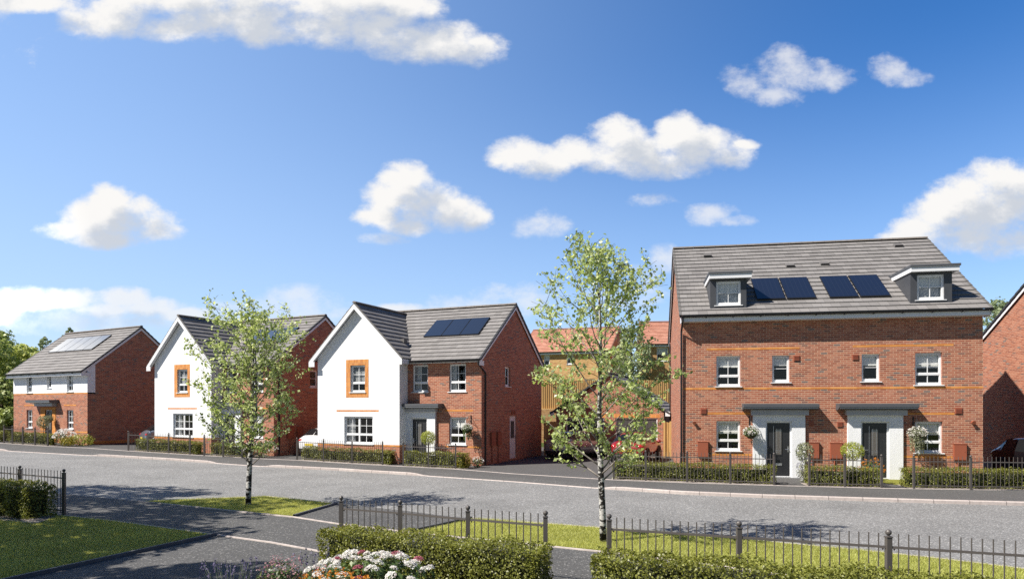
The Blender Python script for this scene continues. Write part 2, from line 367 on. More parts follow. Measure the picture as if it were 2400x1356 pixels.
def quads_mesh(name, V, mats, parent=None, loc=(0, 0, 0), rot=(0, 0, 0), core=None, per=4, mi=None):
    """V: (n*per,3) loose polygons; core: an MB whose faces use the last material"""
    V = np.asarray(V, float); nq = len(V)//per
    cv = core.v if core else []; cf = core.f if core else []
    me = bpy.data.meshes.new(name)
    allv = np.vstack([V, np.array(cv, float).reshape(-1, 3)])
    nl = nq*per+sum(len(f) for f in cf)
    me.vertices.add(len(allv)); me.vertices.foreach_set('co', allv.ravel())
    me.loops.add(nl); li = list(range(nq*per)); ls = list(range(0, nq*per, per)); lt = [per]*nq
    k = nq*per
    for f in cf:
        ls.append(k); lt.append(len(f)); li += [i+nq*per for i in f]; k += len(f)
    me.loops.foreach_set('vertex_index', li)
    me.polygons.add(nq+len(cf)); me.polygons.foreach_set('loop_start', ls); me.polygons.foreach_set('loop_total', lt)
    mats = mats if isinstance(mats, (list, tuple)) else [mats]
    for m in mats: me.materials.append(m)
    idx = list(mi) if mi is not None else [0]*nq
    me.polygons.foreach_set('material_index', idx+[len(mats)-1]*len(cf))
    me.update(calc_edges=True); me.validate()
    o = bpy.data.objects.new(name, me); COL.objects.link(o); o.location = loc; o.rotation_euler = rot
    if parent: o.parent = parent
    return o
# ================================================================== GROUND
def interp(pts):
    xs = [p[0] for p in pts]; ys = [p[1] for p in pts]
    return lambda x: float(np.interp(x, xs, ys))
FAR_KERB = [(-60, 50.5), (-40, 42.5), (-34, 39.6), (-27.5, 36.9), (-22, 35.0), (-16.5, 33.0), (-11.5, 30.7), (-7.4, 29.25), (-4.1, 27.4), (0, 24.9), (3.0, 22.75), (5.3, 21.3), (7.6, 20.45), (10, 19.8), (12, 19.3), (14.2, 18.85), (18, 18.2), (30, 16.6)]
BACK = [(-60, 55), (-31.1, 41.7), (-27.1, 39.85), (-24.3, 39.0), (-21, 37.35), (-16.7, 35.45), (-12.8, 33.9), (-10.3, 33.2), (-5.9, 30.95), (-2.4, 29.0), (0, 27.0), (3.7, 24.65), (6.1, 23.7), (8.8, 22.9), (12, 22.1), (14.6, 21.75), (17, 21.5), (30, 19.9)]
NEAR_KERB = [(-60, 40), (-30, 28), (-20, 23), (-13.1, 20.02), (-10.2, 18.82), (-8.78, 19.52), (-7.27, 20.22), (-6.1, 19.53), (-4.66, 18.65), (-2.79, 17.48), (-1.55, 16.55), (-.91, 16.22), (.81, 15.46), (2.09, 14.86), (3.56, 14.25), (4.97, 13.42), (6.32, 12.64), (7.43, 11.89), (8.34, 11.12), (10, 9.6), (12, 7), (16, 1)]
fk, bk, nk = interp(FAR_KERB), interp(BACK), interp(NEAR_KERB)
def struct(o): o['kind'] = 'structure'; return o
def strip(name, lo, hi, x0, x1, dz, mat, step=1.0, rows=4, extra=(), zlo=None):
    xs = sorted(set(list(np.arange(x0, x1, step))+[x1]+[e for e in extra if x0 < e < x1]))
    b = MB(); g = []
    for x in xs:
        a, c = lo(x), hi(x)
        g.append([b.vert((x, a+(c-a)*i/rows, gz(x)+dz+((zlo(x) if zlo else 0) if i == 0 else 0))) for i in range(rows+1)])
    for p, q in zip(g, g[1:]):
        for i in range(rows):
            b.f.append((p[i], q[i], q[i+1], p[i+1])); b.mi.append(0); b.uv.append(None)
    return b.build(name, mat)
def poly_sheet(name, pts, dz, mat, step=.5):
    bm = bmesh.new(); vs = [bm.verts.new((x, y, 0)) for x, y in pts]; f = bm.faces.new(vs)
    bmesh.ops.triangulate(bm, faces=[f])
    x0 = min(p[0] for p in pts); x1 = max(p[0] for p in pts)
    x = math.ceil(x0/step)*step
    while x < min(x1, -5.5):
        bmesh.ops.bisect_plane(bm, geom=bm.verts[:]+bm.edges[:]+bm.faces[:], plane_co=(x, 0, 0), plane_no=(1, 0, 0)); x += step
    bmesh.ops.recalc_face_normals(bm, faces=bm.faces)
    for v in bm.verts: v.co.z = gz(v.co.x)+dz
    me = bpy.data.meshes.new(name); bm.to_mesh(me); bm.free(); me.materials.append(mat)
    if me.polygons and me.polygons[0].normal.z < 0: me.flip_normals()
    o = bpy.data.objects.new(name, me); COL.objects.link(o); return o
def ribbon(b, pts, w, h, dz, drop=None, side=1, mi=0):
    """kerb/edging: solid strip of width w to the given side of the polyline, top at dz+h"""
    P = [Vector((p[0], p[1])) for p in pts]; L = 0; prev = None
    for i, p in enumerate(P):
        d = (P[min(i+1, len(P)-1)]-P[max(i-1, 0)]).normalized(); n = Vector((-d.y, d.x))*side
        z = gz(p.x)+dz; hh = h if drop is None else drop(p.x)
        q = p+n*w; c = .02 if w > .1 else .006
        ring = [(p.x, p.y, z-.12), (p.x, p.y, z+hh-c), (p.x+n.x*c, p.y+n.y*c, z+hh), (q.x, q.y, z+hh), (q.x, q.y, z-.12)]
        if i: L2 = L+(p-P[i-1]).length
        else: L2 = 0
        if prev:
            for k in range(4):
                f = [prev[k], ring[k], ring[k+1], prev[k+1]]; uv = [(L, k), (L2, k), (L2, k+1), (L, k+1)]
                if side < 0: f = f[::-1]; uv = uv[::-1]
                b.face(f, mi, uv)
        prev = ring; L = L2
def dense(f, x0, x1, step=.5, extra=()):
    return [(x, f(x)) for x in sorted(set(list(np.arange(x0, x1, step))+[x1]+[e for e in extra if x0 < e < x1]))]
nkx = [p[0] for p in NEAR_KERB]
# terrain to the horizon
def sstep(a, b, x): t = min(1, max(0, (x-a)/(b-a))); return t*t*(3-2*t)
tb = MB()
gx = [-420, -300, -220, -160, -120, -95, -75, -60, -50, -42, -36, -31, -27, -23, -19, -15, -11, -8, -4, 0, 5, 10, 15, 20, 26, 34, 45, 60, 90, 140, 220, 420]
gy = [-120, -60, -30, -12, -4, 2, 6, 10, 14, 18, 22, 26, 30, 34, 38, 42, 45.2, 46.4, 50, 55, 62, 70, 80, 92, 110, 140, 190, 280, 420]
def terr(x, y):
    base = gz(max(x, -46))-.35
    left = 1-sstep(-30, -20, x)
    z = base*1.0
    z += left*(1.9*sstep(44, 95, y))+ (1-left)*(2.55*sstep(45.2, 46.5, y))
    return z
for i in range(len(gx)-1):
    for j in range(len(gy)-1):
        q = [(gx[i], gy[j]), (gx[i+1], gy[j]), (gx[i+1], gy[j+1]), (gx[i], gy[j+1])]
        tb.face([(x, y, terr(x, y)) for x, y in q])
struct(tb.build('ground', M['meadow'], smooth=True))
struct(strip('road', lambda x: nk(x)+.02, lambda x: fk(x)-.0, -60, 30, -.1, M['road'], extra=nkx))

struct(strip('driveway', lambda x: bk(x)-.0, lambda x: 45.4, -33, 30, -.004, M['drive']))
struct(strip('path', lambda x: -3.0, lambda x: nk(x)-.1, -60, 16, -.006, M['path'], extra=nkx, rows=10))
# kerbs
def kdrop(x):
    def up(a, b): return sstep(a-.35, a+.35, x)*(1-sstep(b-.35, b+.35, x))
    r = max(up(-60, -27.4), up(-21.2, -14.0), up(-10.9, -3.75), up(3.15, 60))
    return .022+.082*r
struct(strip('footway', lambda x: fk(x)+.1, bk, -60, 30, 0, M['foot'], step=.5, zlo=lambda x: kdrop(x)-.104))
kb = MB(); ribbon(kb, dense(fk, -60, 30, .3), .125, .1, -.1, kdrop, 1); struct(kb.build('kerb', M['kerb']))
def ndrop(x):
    r = max(sstep(-10.5, -9.6, x)*(1-sstep(-5.3, -4.6, x)), sstep(-1.6, -.8, x)); return .035+.067*r
kb = MB(); ribbon(kb, dense(nk, -60, 15.5, .3, nkx), .13, .1, -.1, ndrop, -1); struct(kb.build('kerb', M['kerb']))
# edgings
L1 = [(-60, 40), (-30, 27.6), (-20, 22.8), (-13.1, 19.9), (-10.2, 18.70), (-5.2, 16.31), (-3.82, 15.29), (-2.1, 14.3), (.68, 12.88), (1.55, 12.42), (3, 11.55), (5, 10.1), (8, 7.3)]
L2 = [(-40, 29), (-24, 22.4), (-16, 18.7), (-10.57, 16.15), (-9.02, 15.52), (-6.08, 14.03), (-4.62, 13.21), (-3.49, 12.42), (-2.2, 11.7), (.5, 10.3)]
eb = MB()
ribbon(eb, [p for p in L1 if p[0] >= -10.3], .055, .016, 0, None, -1)
ribbon(eb, L2, .055, .016, 0, None, -1)
ribbon(eb, dense(lambda x: bk(x)-.06, -60, 30, .6), .055, .012, 0, None, 1)
struct(eb.build('edging', M['edging']))
eb = MB()
for pl in ([(-2.1, 14.36), (-.93, 16.05)], [(-5.2, 16.36), (-4.72, 18.5)], [(-6.08, 14.0), (-7.56, 10.33), (-10.2, 3.8)]): ribbon(eb, pl, .06, .05, 0, None, 1)
struct(eb.build('edging', M['edging_shaded']))
l1 = interp(L1)
LAWN_V = [(-2.02, 14.3), (.68, 12.92), (1.55, 12.46), (3, 11.59), (5, 10.14), (8, 7.34), (12.5, 3), (13.5, 4.2), (11.9, 6.95)]+[(x, nk(x)-.14) for x in (10, 8.34, 7.43, 6.32, 4.97, 3.56, 2.09, .81, -.86)]
LAWN_I = [(-10.1, 18.66), (-5.2, 16.36), (-4.74, 18.47), (-6.1, 19.39), (-7.27, 20.07), (-8.78, 19.37)]
LAWN_L = [(-6.12, 13.98), (-9.02, 15.45), (-10.57, 16.08), (-16, 18.6), (-24, 22.3), (-24, 3), (-10.4, 3.2), (-7.6, 10.33)]
for nm, pl in (('verge_lawn', LAWN_V), ('island_lawn', LAWN_I), ('corner_lawn', LAWN_L)): struct(poly_sheet(nm, pl, .004, M['lawn']))
# grass blades (uncountable)
def inside(P, poly):
    x, y = P[:, 0], P[:, 1]; c = np.zeros(len(P), bool); n = len(poly)
    for i in range(n):
        x1, y1 = poly[i]; x2, y2 = poly[(i+1) % n]
        if y1 == y2: continue
        k = ((y1 > y) != (y2 > y)) & (x < (x2-x1)*(y-y1)/(y2-y1)+x1); c ^= k
    return c
def vgz(x): t = np.maximum(0, -6-x); return .0195*t*t/(t+3)
def grass(poly, dens, h=.045, w=.009, clip=None):
    a = np.array(poly); lo, hi = a.min(0), a.max(0)
    if clip: lo = np.maximum(lo, clip[0]); hi = np.minimum(hi, clip[1])
    n = int(dens*(hi[0]-lo[0])*(hi[1]-lo[1])); P = lo+rng.random((n, 2))*(hi-lo); P = P[inside(P, poly)]; n = len(P)
    if clip: P = P[(np.abs(P[:, 0]) < P[:, 1]*.78+.6)]; n = len(P)
    an = rng.random(n)*6.283; ln = rng.normal(size=(n, 2))*h*.55; hh = h*(.55+.8*rng.random(n))
    hh *= .8+.35*np.sin(P[:, 0]*2.1+np.sin(P[:, 1]*1.7)*2)*.5+.2
    V = np.zeros((n, 3, 3)); z = vgz(P[:, 0])
    dx, dy = np.cos(an)*w*.5, np.sin(an)*w*.5
    V[:, 0] = np.stack([P[:, 0]-dx, P[:, 1]-dy, z], 1); V[:, 1] = np.stack([P[:, 0]+dx, P[:, 1]+dy, z], 1)
    V[:, 2] = np.stack([P[:, 0]+ln[:, 0], P[:, 1]+ln[:, 1], z+hh], 1)
    return V.reshape(-1, 3)
for poly, d, clip in ((LAWN_V, 3000, ((-3, 8.2), (10.5, 17))), (LAWN_I, 1600, None), (LAWN_L, 2600, ((-14, 8.6), (-5, 17)))):
    V_ = grass(poly, d, clip=clip).reshape(-1, 3, 3); V_ = V_[~inside(V_[:, 0, :2], [(-18.3, 19.2), (-10.68, 16.0), (-10.42, 15.0), (-18.8, 17.75)])].reshape(-1, 3)
    tag(quads_mesh('grass', V_, M['grass'], per=3), kind='stuff')
# gravel margins round the front hedges
gr = [[(-30.9, 41.75), (-27.2, 40.1), (-26.9, 40.9), (-30.6, 42.6)], [(-20.9, 37.45), (-16.7, 35.6), (-16.3, 36.6), (-20.5, 38.4)], [(-15.7, 35.1), (-13.2, 34.15), (-12.8, 35.1), (-15.3, 36.2)],
      [(-10.5, 33.35), (-5.8, 31.0), (-5.3, 31.9), (-9.9, 34.2)], [(-4.85, 30.45), (-2.0, 28.95), (-1.6, 29.8), (-4.4, 31.3)], [(3.6, 24.8), (6.1, 23.8), (8.85, 22.98), (9.1, 24.0), (6.4, 24.8), (3.9, 25.8)],
      [(9.8, 22.75), (12.05, 22.2), (12.3, 23.2), (10.0, 23.7)], [(12.85, 22.05), (14.6, 21.85), (17, 21.6), (17.1, 22.6), (13.0, 23.1)], [(-18.3, 19.2), (-10.68, 16.0), (-10.42, 15.0), (-18.8, 17.75)]]
for p in gr: struct(poly_sheet('gravel', p, .008, M['gravel']))
gardens = [[(-8.6, 33.6), (-5.3, 31.95), (-4.8, 32.3), (-8.2, 34.2)], [(10.35, 23.8), (12.3, 23.25), (12.8, 24.6), (12.9, 25.1), (11.4, 25.3)], [(13.0, 23.0), (17.0, 22.5), (16.8, 24.3), (13.3, 24.95), (12.7, 24.6)], [(4.2, 25.7), (9.0, 24.1), (9.3, 25.6), (6.5, 26.2)], [(-18.8, 37.9), (-16.2, 36.6), (-15.6, 37.2), (-18.3, 38.4)]]
for p in gardens: struct(poly_sheet('lawn', p, .005, M['lawn']))
struct(poly_sheet('flower_bed', [(-3.9, 10.6), (-2.9, 10.95), (.45, 9.3), (.3, 6.5), (-3.6, 7.5)], .004, M['soil']))
struct(poly_sheet('hedge_bed', [(1.05, 9.65), (12, 5.2), (11.6, 3.6), (.95, 8.3)], .004, M['soil']))
# ================================================================== HOUSES
def wall_grid(b, O, u, n, u0, u1, z0, z1, holes=(), rev=.1, mi=0, thick=None):
    """wall rectangle on plane O + u*s + z ; outward normal n ; rectangular holes with reveals"""
    O = Vector(O); u = Vector(u); n = Vector(n)
    us = sorted(set([u0, u1]+[h[0] for h in holes]+[h[1] for h in holes])); zs = sorted(set([z0, z1]+[h[2] for h in holes]+[h[3] for h in holes]))
    us = [x for x in us if u0-1e-6 <= x <= u1+1e-6]; zs = [x for x in zs if z0-1e-6 <= x <= z1+1e-6]
    def P(s, z, d=0): return O+u*s+Vector((0, 0, z))+n*d
    flip = (u.cross(Vector((0, 0, 1)))).dot(n) < 0
    for i in range(len(us)-1):
        for j in range(len(zs)-1):
            cu, cz = (us[i]+us[i+1])/2, (zs[j]+zs[j+1])/2
            if any(h[0] < cu < h[1] and h[2] < cz < h[3] for h in holes): continue
            f = [P(us[i], zs[j]), P(us[i+1], zs[j]), P(us[i+1], zs[j+1]), P(us[i], zs[j+1])]
            b.face(f[::-1] if flip else f, mi)
    for h in holes:
        a, c, z_, Z = h[:4]; a = max(a, u0); c = min(c, u1); z_ = max(z_, z0); Z = min(Z, z1)
        if a >= c or z_ >= Z: continue
        for p, q in (((a, z_), (a, Z)), ((a, Z), (c, Z)), ((c, Z), (c, z_)), ((c, z_), (a, z_))):
            b.face([P(*p), P(*q), P(*q, -rev), P(*p, -rev)], mi)
FR = {'front': 0, 'right': R(90), 'left': R(-90), 'rear': R(180)}
def win_mesh(w, h, style):
    """frame (local: x along, -y outward, origin bottom-left at outer frame face y=0), returns frame MB, pane MB"""
    f, g = MB(), MB(); t = .055; d = .07
    def bar(x0, x1, z0, z1, y0=0, y1=None): f.box(x0, x1, y0, d if y1 is None else y1, z0, z1)
    bar(0, w, 0, t+.015); bar(0, w, h-t, h); bar(0, t, t+.015, h-t); bar(w-t, w, t+.015, h-t)
    cells = [(t, w-t)]
    if style['mull']:
        xs = [t]+[w*(i+1)/(style['mull']+1) for i in range(style['mull'])]+[w-t]; cells = []
        for i in range(len(xs)-1):
            a = xs[i]+(.03 if i else 0); c = xs[i+1]-(.03 if i < len(xs)-2 else 0); cells.append((a, c))
            if i: bar(xs[i]-.03, xs[i]+.03, t+.015, h-t)
    zt = style.get('transom')
    for a, c in cells:
        parts = [(t+.015, h-t)] if not zt else [(t+.015, h*zt-.035), (h*zt+.035, h-t)]
        if zt:
            bar(a, c, h*zt-.035, h*zt+.035)
        for k, (z0, z1) in enumerate(parts):
            s = .026 if (k == len(parts)-1) else .012
            f.box(a, c, .012, d-.01, z0, z0+s); f.box(a, c, .012, d-.01, z1-s, z1); f.box(a, a+s, .012, d-.01, z0+s, z1-s); f.box(c-s, c, .012, d-.01, z0+s, z1-s)
            A, C_, Z0, Z1 = a+s, c-s, z0+s, z1-s
            m = (A+C_)/2
            if style.get('v', 1): f.box(m-.011, m+.011, .018, .05, Z0, Z1)
            if (k == len(parts)-1) and style.get('hb', 1):
                zz = (Z0+Z1)/2
                for xa, xb in (((A, m-.011), (m+.011, C_)) if style.get('v', 1) else ((A, C_),)): f.box(xa, xb, .018, .05, zz-.011, zz+.011)
            g.face([(A, .034, Z0), (C_, .034, Z0), (C_, .034, Z1), (A, .034, Z1)])
    return f, g
STD = dict(mull=0, transom=.33); SML = dict(mull=0, v=0, hb=1); DBL = dict(mull=1, transom=.33)
def window(house, side, O, s0, s1, z0, z1, style=STD, dress=None, sill=True, recess=.085, flat=False):
    """opening s0..s1 along the facade's own left-to-right axis; O = facade origin in house space"""
    w, h = s1-s0, z1-z0; sl = .045 if sill else 0
    f, g = win_mesh(w, h-sl, style); rot = FR[side]
    ux, uy = math.cos(rot), math.sin(rot)
    loc = Vector(O)+Vector((ux, uy, 0))*s0+Vector((-uy, ux, 0))*recess; loc.z = z0+sl
    o = f.build('window', M['upvc'], house, loc=loc, rot=(0, 0, rot))
    g.build('pane', M['glass'], o)
    if sill:
        b = MB(); b.prism([(-.06, -recess-.05, -sl), (-.06, .03, -sl), (-.06, .03, 0), (-.06, -recess-.05, -.015)], (w+.12, 0, 0)); b.build('sill', M['upvc'], o)
    if dress:
        kind, fr = dress
        b = MB()
        if kind == 'blind': b.box(.05, w-.05, .10, .105, (h-sl)*(1-fr), h-sl-.03); b.box(.05, w-.05, .095, .112, (h-sl)*(1-fr)-.02, (h-sl)*(1-fr)); b.build('blind', M['blind'], o)
        elif kind == 'slat':
            for i in range(int(h*fr/.05)): z = h-sl-.06-i*.05; b.hexa([(.05, .09, z-.02), (w-.05, .09, z-.02), (w-.05, .12, z), (.05, .12, z), (.05, .09, z-.016), (w-.05, .09, z-.016), (w-.05, .12, z+.004), (.05, .12, z+.004)])
            b.build('blind', M['upvc'], o)
        else:
            def cur(x0, x1):
                n = 14; prev = None
                for i in range(n+1):
                    x = x0+(x1-x0)*i/n; y = .14+.025*math.sin(i*2.1)
                    if prev: b.face([(prev[0], prev[1], .03), (x, y, .03), (x, y, h-sl-.05), (prev[0], prev[1], h-sl-.05)])
                    prev = (x, y)
            if kind in ('left', 'both'): cur(.05, .05+w*fr)
            if kind in ('right', 'both'): cur(w-.05-w*fr, w-.05)
            b.build('curtain', M['curtain'], o)
    return o
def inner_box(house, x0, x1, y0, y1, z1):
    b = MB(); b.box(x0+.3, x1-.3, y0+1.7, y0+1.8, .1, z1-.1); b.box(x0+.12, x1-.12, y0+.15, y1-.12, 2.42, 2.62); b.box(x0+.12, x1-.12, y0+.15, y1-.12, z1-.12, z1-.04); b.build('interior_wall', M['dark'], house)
def front_door(house, O, s0, s1, z0, z1, hinge='left', recess=.07):
    w, h = s1-s0, z1-z0; f = MB(); t = .06
    f.box(0, t, 0, .07, 0, h); f.box(w-t, w, 0, .07, 0, h); f.box(t, w-t, 0, .07, h-t, h); f.box(0, w, -.03, .07, -.03, 0)
    loc = Vector(O)+Vector((s0, recess, 0)); loc.z = z0
    fr = f.build('door_frame', M['upvc'], house, loc=loc)
    W, Hh = w-2*t, h-t; d = MB(); d.box(0, W, .02, .065, 0, Hh)
    k = [.05, .17, .30, .70, .83, .95]
    for a in k: d.box(W*a-.004, W*a+.004, .0165, .02, .12, Hh-.12)
    d.box(W*.345, W*.665, .006, .02, Hh*.385, Hh*.91)
    door = d.build('front_door', M['door'], house, loc=loc+Vector((t, 0, 0)))
    g = MB(); gx0, gx1, gz0, gz1 = W*.375, W*.635, Hh*.405, Hh*.89
    g.box(gx0, gx1, .001, .0055, gz0, gz1); g.build('glazing', M['door_glass'], door)
    l = MB()
    for x in (gx0+.045, gx1-.045): l.box(x-.004, x+.004, -.002, .001, gz0, gz1)
    for z in (gz0+.1, gz1-.06, gz1-.1, gz0+.16): l.box(gx0, gx1, -.0035, -.0021, z-.004, z+.004)
    l.box(gx0-.075, gx0-.065, .012, .0195, gz0-.05, gz1+.1)
    l.build('lead_bars', M['steel'], door)
    hx = W-.06 if hinge == 'left' else .06
    hd = MB(); hd.box(hx-.018, hx+.018, .005, .0195, Hh*.44, Hh*.56); s = -1 if hinge == 'left' else 1
    hd.tube([(hx, .005, Hh*.505), (hx, -.05, Hh*.505), (hx+s*.12, -.055, Hh*.505)], .011, 8); hd.build('door_handle', M['steel'], door)
    lb = MB(); lb.box(W*.38, W*.66, .004, .0195, Hh*.195, Hh*.24); lb.build('letterbox', M['steel'], door)
    return door
def dg():
    m, nt, _, L = new_mat('obscure_door_glass'); tc = objco(nt); n = noise(nt, tc.outputs['Object'], 30, 3)
    c = ramp(nt, n.outputs[0], [(.3, (.07, .065, .06)), (.7, (.14, .13, .12))]); out(nt, principled(nt, c, .12, spec=.6, normal=bump(nt, n.outputs[0], .3, .01)).outputs[0]); return m
M['door_glass'] = dg()
def slope(b, E0, E1, T0, T1, n, mi=0, th=.042, uoff=0.0):
    """stepped tile courses from the eave line E0-E1 up to the ridge line T0-T1"""
    E0, E1, T0, T1 = map(Vector, (E0, E1, T0, T1)); W = (E1-E0).length; nn = (E1-E0).cross(T0-E0).normalized()
    if nn.z < 0: nn = -nn
    flip = (E1-E0).cross(T0-E0).z < 0
    for i in range(n):
        a, c = i/n, (i+1)/n
        l0, l1, h0, h1 = E0.lerp(T0, a), E1.lerp(T1, a), E0.lerp(T0, c), E1.lerp(T1, c)
        q = [l0+nn*th, l1+nn*th, h1+nn*.004, h0+nn*.004]; uv = [(uoff, i+.02), (uoff+W, i+.02), (uoff+W, i+.97), (uoff, i+.97)]
        b.face(q[::-1] if flip else q, mi, uv[::-1] if flip else uv)
        q = [l0, l1, l1+nn*th, l0+nn*th]; uv = [(uoff, i+.5), (uoff+W, i+.5), (uoff+W, i+.5), (uoff, i+.5)]
        b.face(q[::-1] if flip else q, mi, uv)
        for L_, Hh, s in ((l0, h0, 1), (l1, h1, -1)):
            q = [L_, L_+nn*th, Hh+nn*.004, Hh]; b.face(q if s*(1 if not flip else -1) > 0 else q[::-1], mi, [(0, i+.5)]*4)
def ridge_tiles(b, p0, p1, r=.11, seg=.45):
    p0, p1 = Vector(p0), Vector(p1); L = (p1-p0).length; n = max(1, int(L/seg)); d = (p1-p0)/L; s = d.cross(Vector((0, 0, 1))).normalized()
    for i in range(n):
        a, c = p0+d*(L*i/n), p0+d*(L*(i+1)/n-.012); prev = None
        for k in range(7):
            t = math.pi*k/6; off = s*math.cos(t)*r+Vector((0, 0, math.sin(t)*r*.75-.03))
            if prev is not None: b.face([a+prev, c+prev, c+off, a+off])
            prev = off
        for q in (a, c): b.face([q+s*math.cos(math.pi*k/6)*r+Vector((0, 0, math.sin(math.pi*k/6)*r*.75-.03)) for k in range(7)])
def verge(b, p0, p1, n, w, out_, th=.07):
    """stepped dry-verge caps up a gable edge; out_ = outward horizontal direction"""
    p0, p1, o = Vector(p0), Vector(p1), Vector(out_); up = (p1-p0).cross(o).normalized()
    if up.z < 0: up = -up
    for i in range(n):
        a, c = p0.lerp(p1, i/n), p0.lerp(p1, (i+1)/n+.02/n)
        P = [a-o*w*.5-up*th*.6, a+o*w*.5-up*th*.6, c+o*w*.5-up*th*.8, c-o*w*.5-up*th*.8, a-o*w*.5+up*th*.62, a+o*w*.5+up*th*.62, c+o*w*.5+up*th*.3, c-o*w*.5+up*th*.3]
        b.hexa(P)
def barge(b, p0, p1, depth, th, out_, drop=.05):
    """white bargeboard hanging under a gable edge"""
    p0, p1, o = Vector(p0), Vector(p1), Vector(out_); dn = Vector((0, 0, -1))
    b.hexa([p0+dn*(drop+depth), p0+dn*(drop+depth)+o*th, p1+dn*(drop+depth)+o*th, p1+dn*(drop+depth), p0+dn*drop, p0+dn*drop+o*th, p1+dn*drop+o*th, p1+dn*drop])
def gutter(b, p0, p1, r=.06, every=.95):
    p0, p1 = Vector(p0), Vector(p1); d = (p1-p0).normalized(); s = Vector((-d.y, d.x, 0)); prev = None
    if s.y > 0 and abs(s.y) > .5: s = -s
    for k in range(9):
        t = math.pi*k/8; off = s*math.cos(t)*r-Vector((0, 0, math.sin(t)*r))
        if prev is not None: b.face([p0+prev, p1+prev, p1+off, p0+off])
        prev = off
    for q in (p0, p1): b.face([q+s*math.cos(math.pi*k/8)*r-Vector((0, 0, math.sin(math.pi*k/8)*r)) for k in range(9)])
    L = (p1-p0).length; n = int(L/every)
    for i in range(1, n): 
        q = p0+d*(L*i/n); b.box(q.x-.018, q.x+.018, q.y-.02, q.y+.05, q.z-.085, q.z-.05) if abs(d.x) > .5 else b.box(q.x-.02, q.x+.05, q.y-.018, q.y+.018, q.z-.085, q.z-.05)
def solar(parent, q, name='solar_panel'):
    """q: bl, br, tr, tl on the roof plane; a framed panel standing 6-9 cm off the tiles"""
    q = [Vector(p) for p in q]; n = (q[1]-q[0]).cross(q[3]-q[0]).normalized()
    if n.z < 0: n = -n
    a = [p+n*.05 for p in q]; t = [p+n*.095 for p in q]; c = sum(q, Vector())/4
    b = MB(); b.hexa(a+t)
    o = b.build(name, M['panel_frame'], parent)
    m = [p+(c-p)*.035+n*.0975 for p in q]; g = MB(); g.face(m, 0, [(0, 0), (1, 0), (1, 1), (0, 1)]); g.build('solar_glass', M['solar'], o); return o
M['panel_frame'] = plain('black_panel_frame', (.012, .013, .015), .35)
def canopy(house, a0, a1, band0, band1, zb0, zb1, zt0, zt1, depth, bdepth):
    b = MB(); b.prism([(a0, -depth, zt1-.13), (a0, -depth, zt1-.02), (a0, 0, zt1), (a0, 0, zt0), (a0, -depth*.5, zt0-.0)], (a1-a0, 0, 0))
    o = b.build('canopy', M['grp'], house)
    s = MB(); s.box(a0+.03, a1-.03, -depth+.03, -.002, zt1-.185, zt1-.1325); s.build('canopy_soffit', M['soffit'], o)
    c = MB(); c.box(band0, band1, -bdepth, -.002, zb0, zt1-.187); c.build('canopy_fascia', M['band'], o)
M['soffit'] = plain('grey_soffit', (.36, .37, .38), .5); M['band'] = plain('pale_grey_band', (.40, .41, .43), .5)
def downpipe(house, x, y, z1, off=.35, axis='y', rot=0):
    b = MB(); pts = [(x, y-off, z1), (x, y-off, z1-.1), (x, y-.05, z1-.42), (x, y-.05, .06)] if axis == 'y' else [(x-off*0+.0, y, z1), (x, y, z1-.1), (x, y, .06)]
    b.tube(pts, .035, 8)
    for z in (1.0, 2.6, z1-.7): b.tube([(x, y-.05, z), (x, y-.05, z+.06)], .046, 8)
    return b.build('downpipe', M['black'], house)
def meter_box(house, a0, a1, z0, z1, side='front', y=0.0, n=1):
    b = MB(); d = .09; w = a1-a0
    b.box(0, w, -d, 0, 0, z1-z0); b.box(.012, w-.012, -d-.012, -d, .012, z1-z0-.02); b.box(-.015, w+.015, -d-.02, 0, z1-z0, z1-z0+.02)
    b.box(w-.09, w-.06, -d-.018, -d-.012, .3, .33)
    b.tube([(w*.35, -.05, 0), (w*.35, -.05, -z0+.03)], .022, 8)
    loc = (a0, y, z0) if side == 'front' else (0, a0, z0)
    return b.build('meter_box', M['terra'], house, loc=loc, rot=(0, 0, FR[side]))
def air_vent(house, a, z, side='front', s=.2):
    b = MB(); b.box(-s/2, s/2, -.03, 0, -s/2, s/2)
    for i in range(4): b.box(-s/2+.02, s/2-.02, -.045, -.03, -s/2+.025+i*.045, -s/2+.045+i*.045)
    return b.build('air_vent', M['terra'], house, loc=(a, 0, z) if side == 'front' else (0, a, z), rot=(0, 0, FR[side]))
def flue(house, a, z):
    b = MB(); b.tube([(0, 0, 0), (0, -.1, 0)], .055, 12); b.tube([(0, -.1, 0), (0, -.13, -.01)], .07, 12); return b.build('flue_terminal', M['terra'], house, loc=(a, 0, z))
def tile_vent(roof, p, s):
    b = MB(); p = Vector(p); v = Vector((0, .82, .57)); n = Vector((0, -.57, .82)); x = Vector((1, 0, 0))
    b.hexa([p-x*.17-v*.16, p+x*.17-v*.16, p+x*.17+v*.16, p-x*.17+v*.16, p-x*.16-v*.15+n*.10, p+x*.16-v*.15+n*.10, p+x*.15+v*.15+n*.05, p-x*.15+v*.15+n*.05]); o = b.build('roof_vent', M['tile'], roof)
    c = MB(); q = p-v*.158; c.hexa([q-x*.14+n*.015, q+x*.14+n*.015, q+x*.14+n*.015+v*.006, q-x*.14+n*.015+v*.006, q-x*.14+n*.085, q+x*.14+n*.085, q+x*.14+n*.085+v*.006, q-x*.14+n*.085+v*.006]); c.build('vent_mouth', M['black'], o)
def band(house, pts, name='brick_band', mat='brick_orange'):
    for (a0, a1, z, y) in pts: b = MB(); b.box(a0, a1, y-.004, y+.03, z-.0375, z+.0375); b.build(name, M[mat], house)
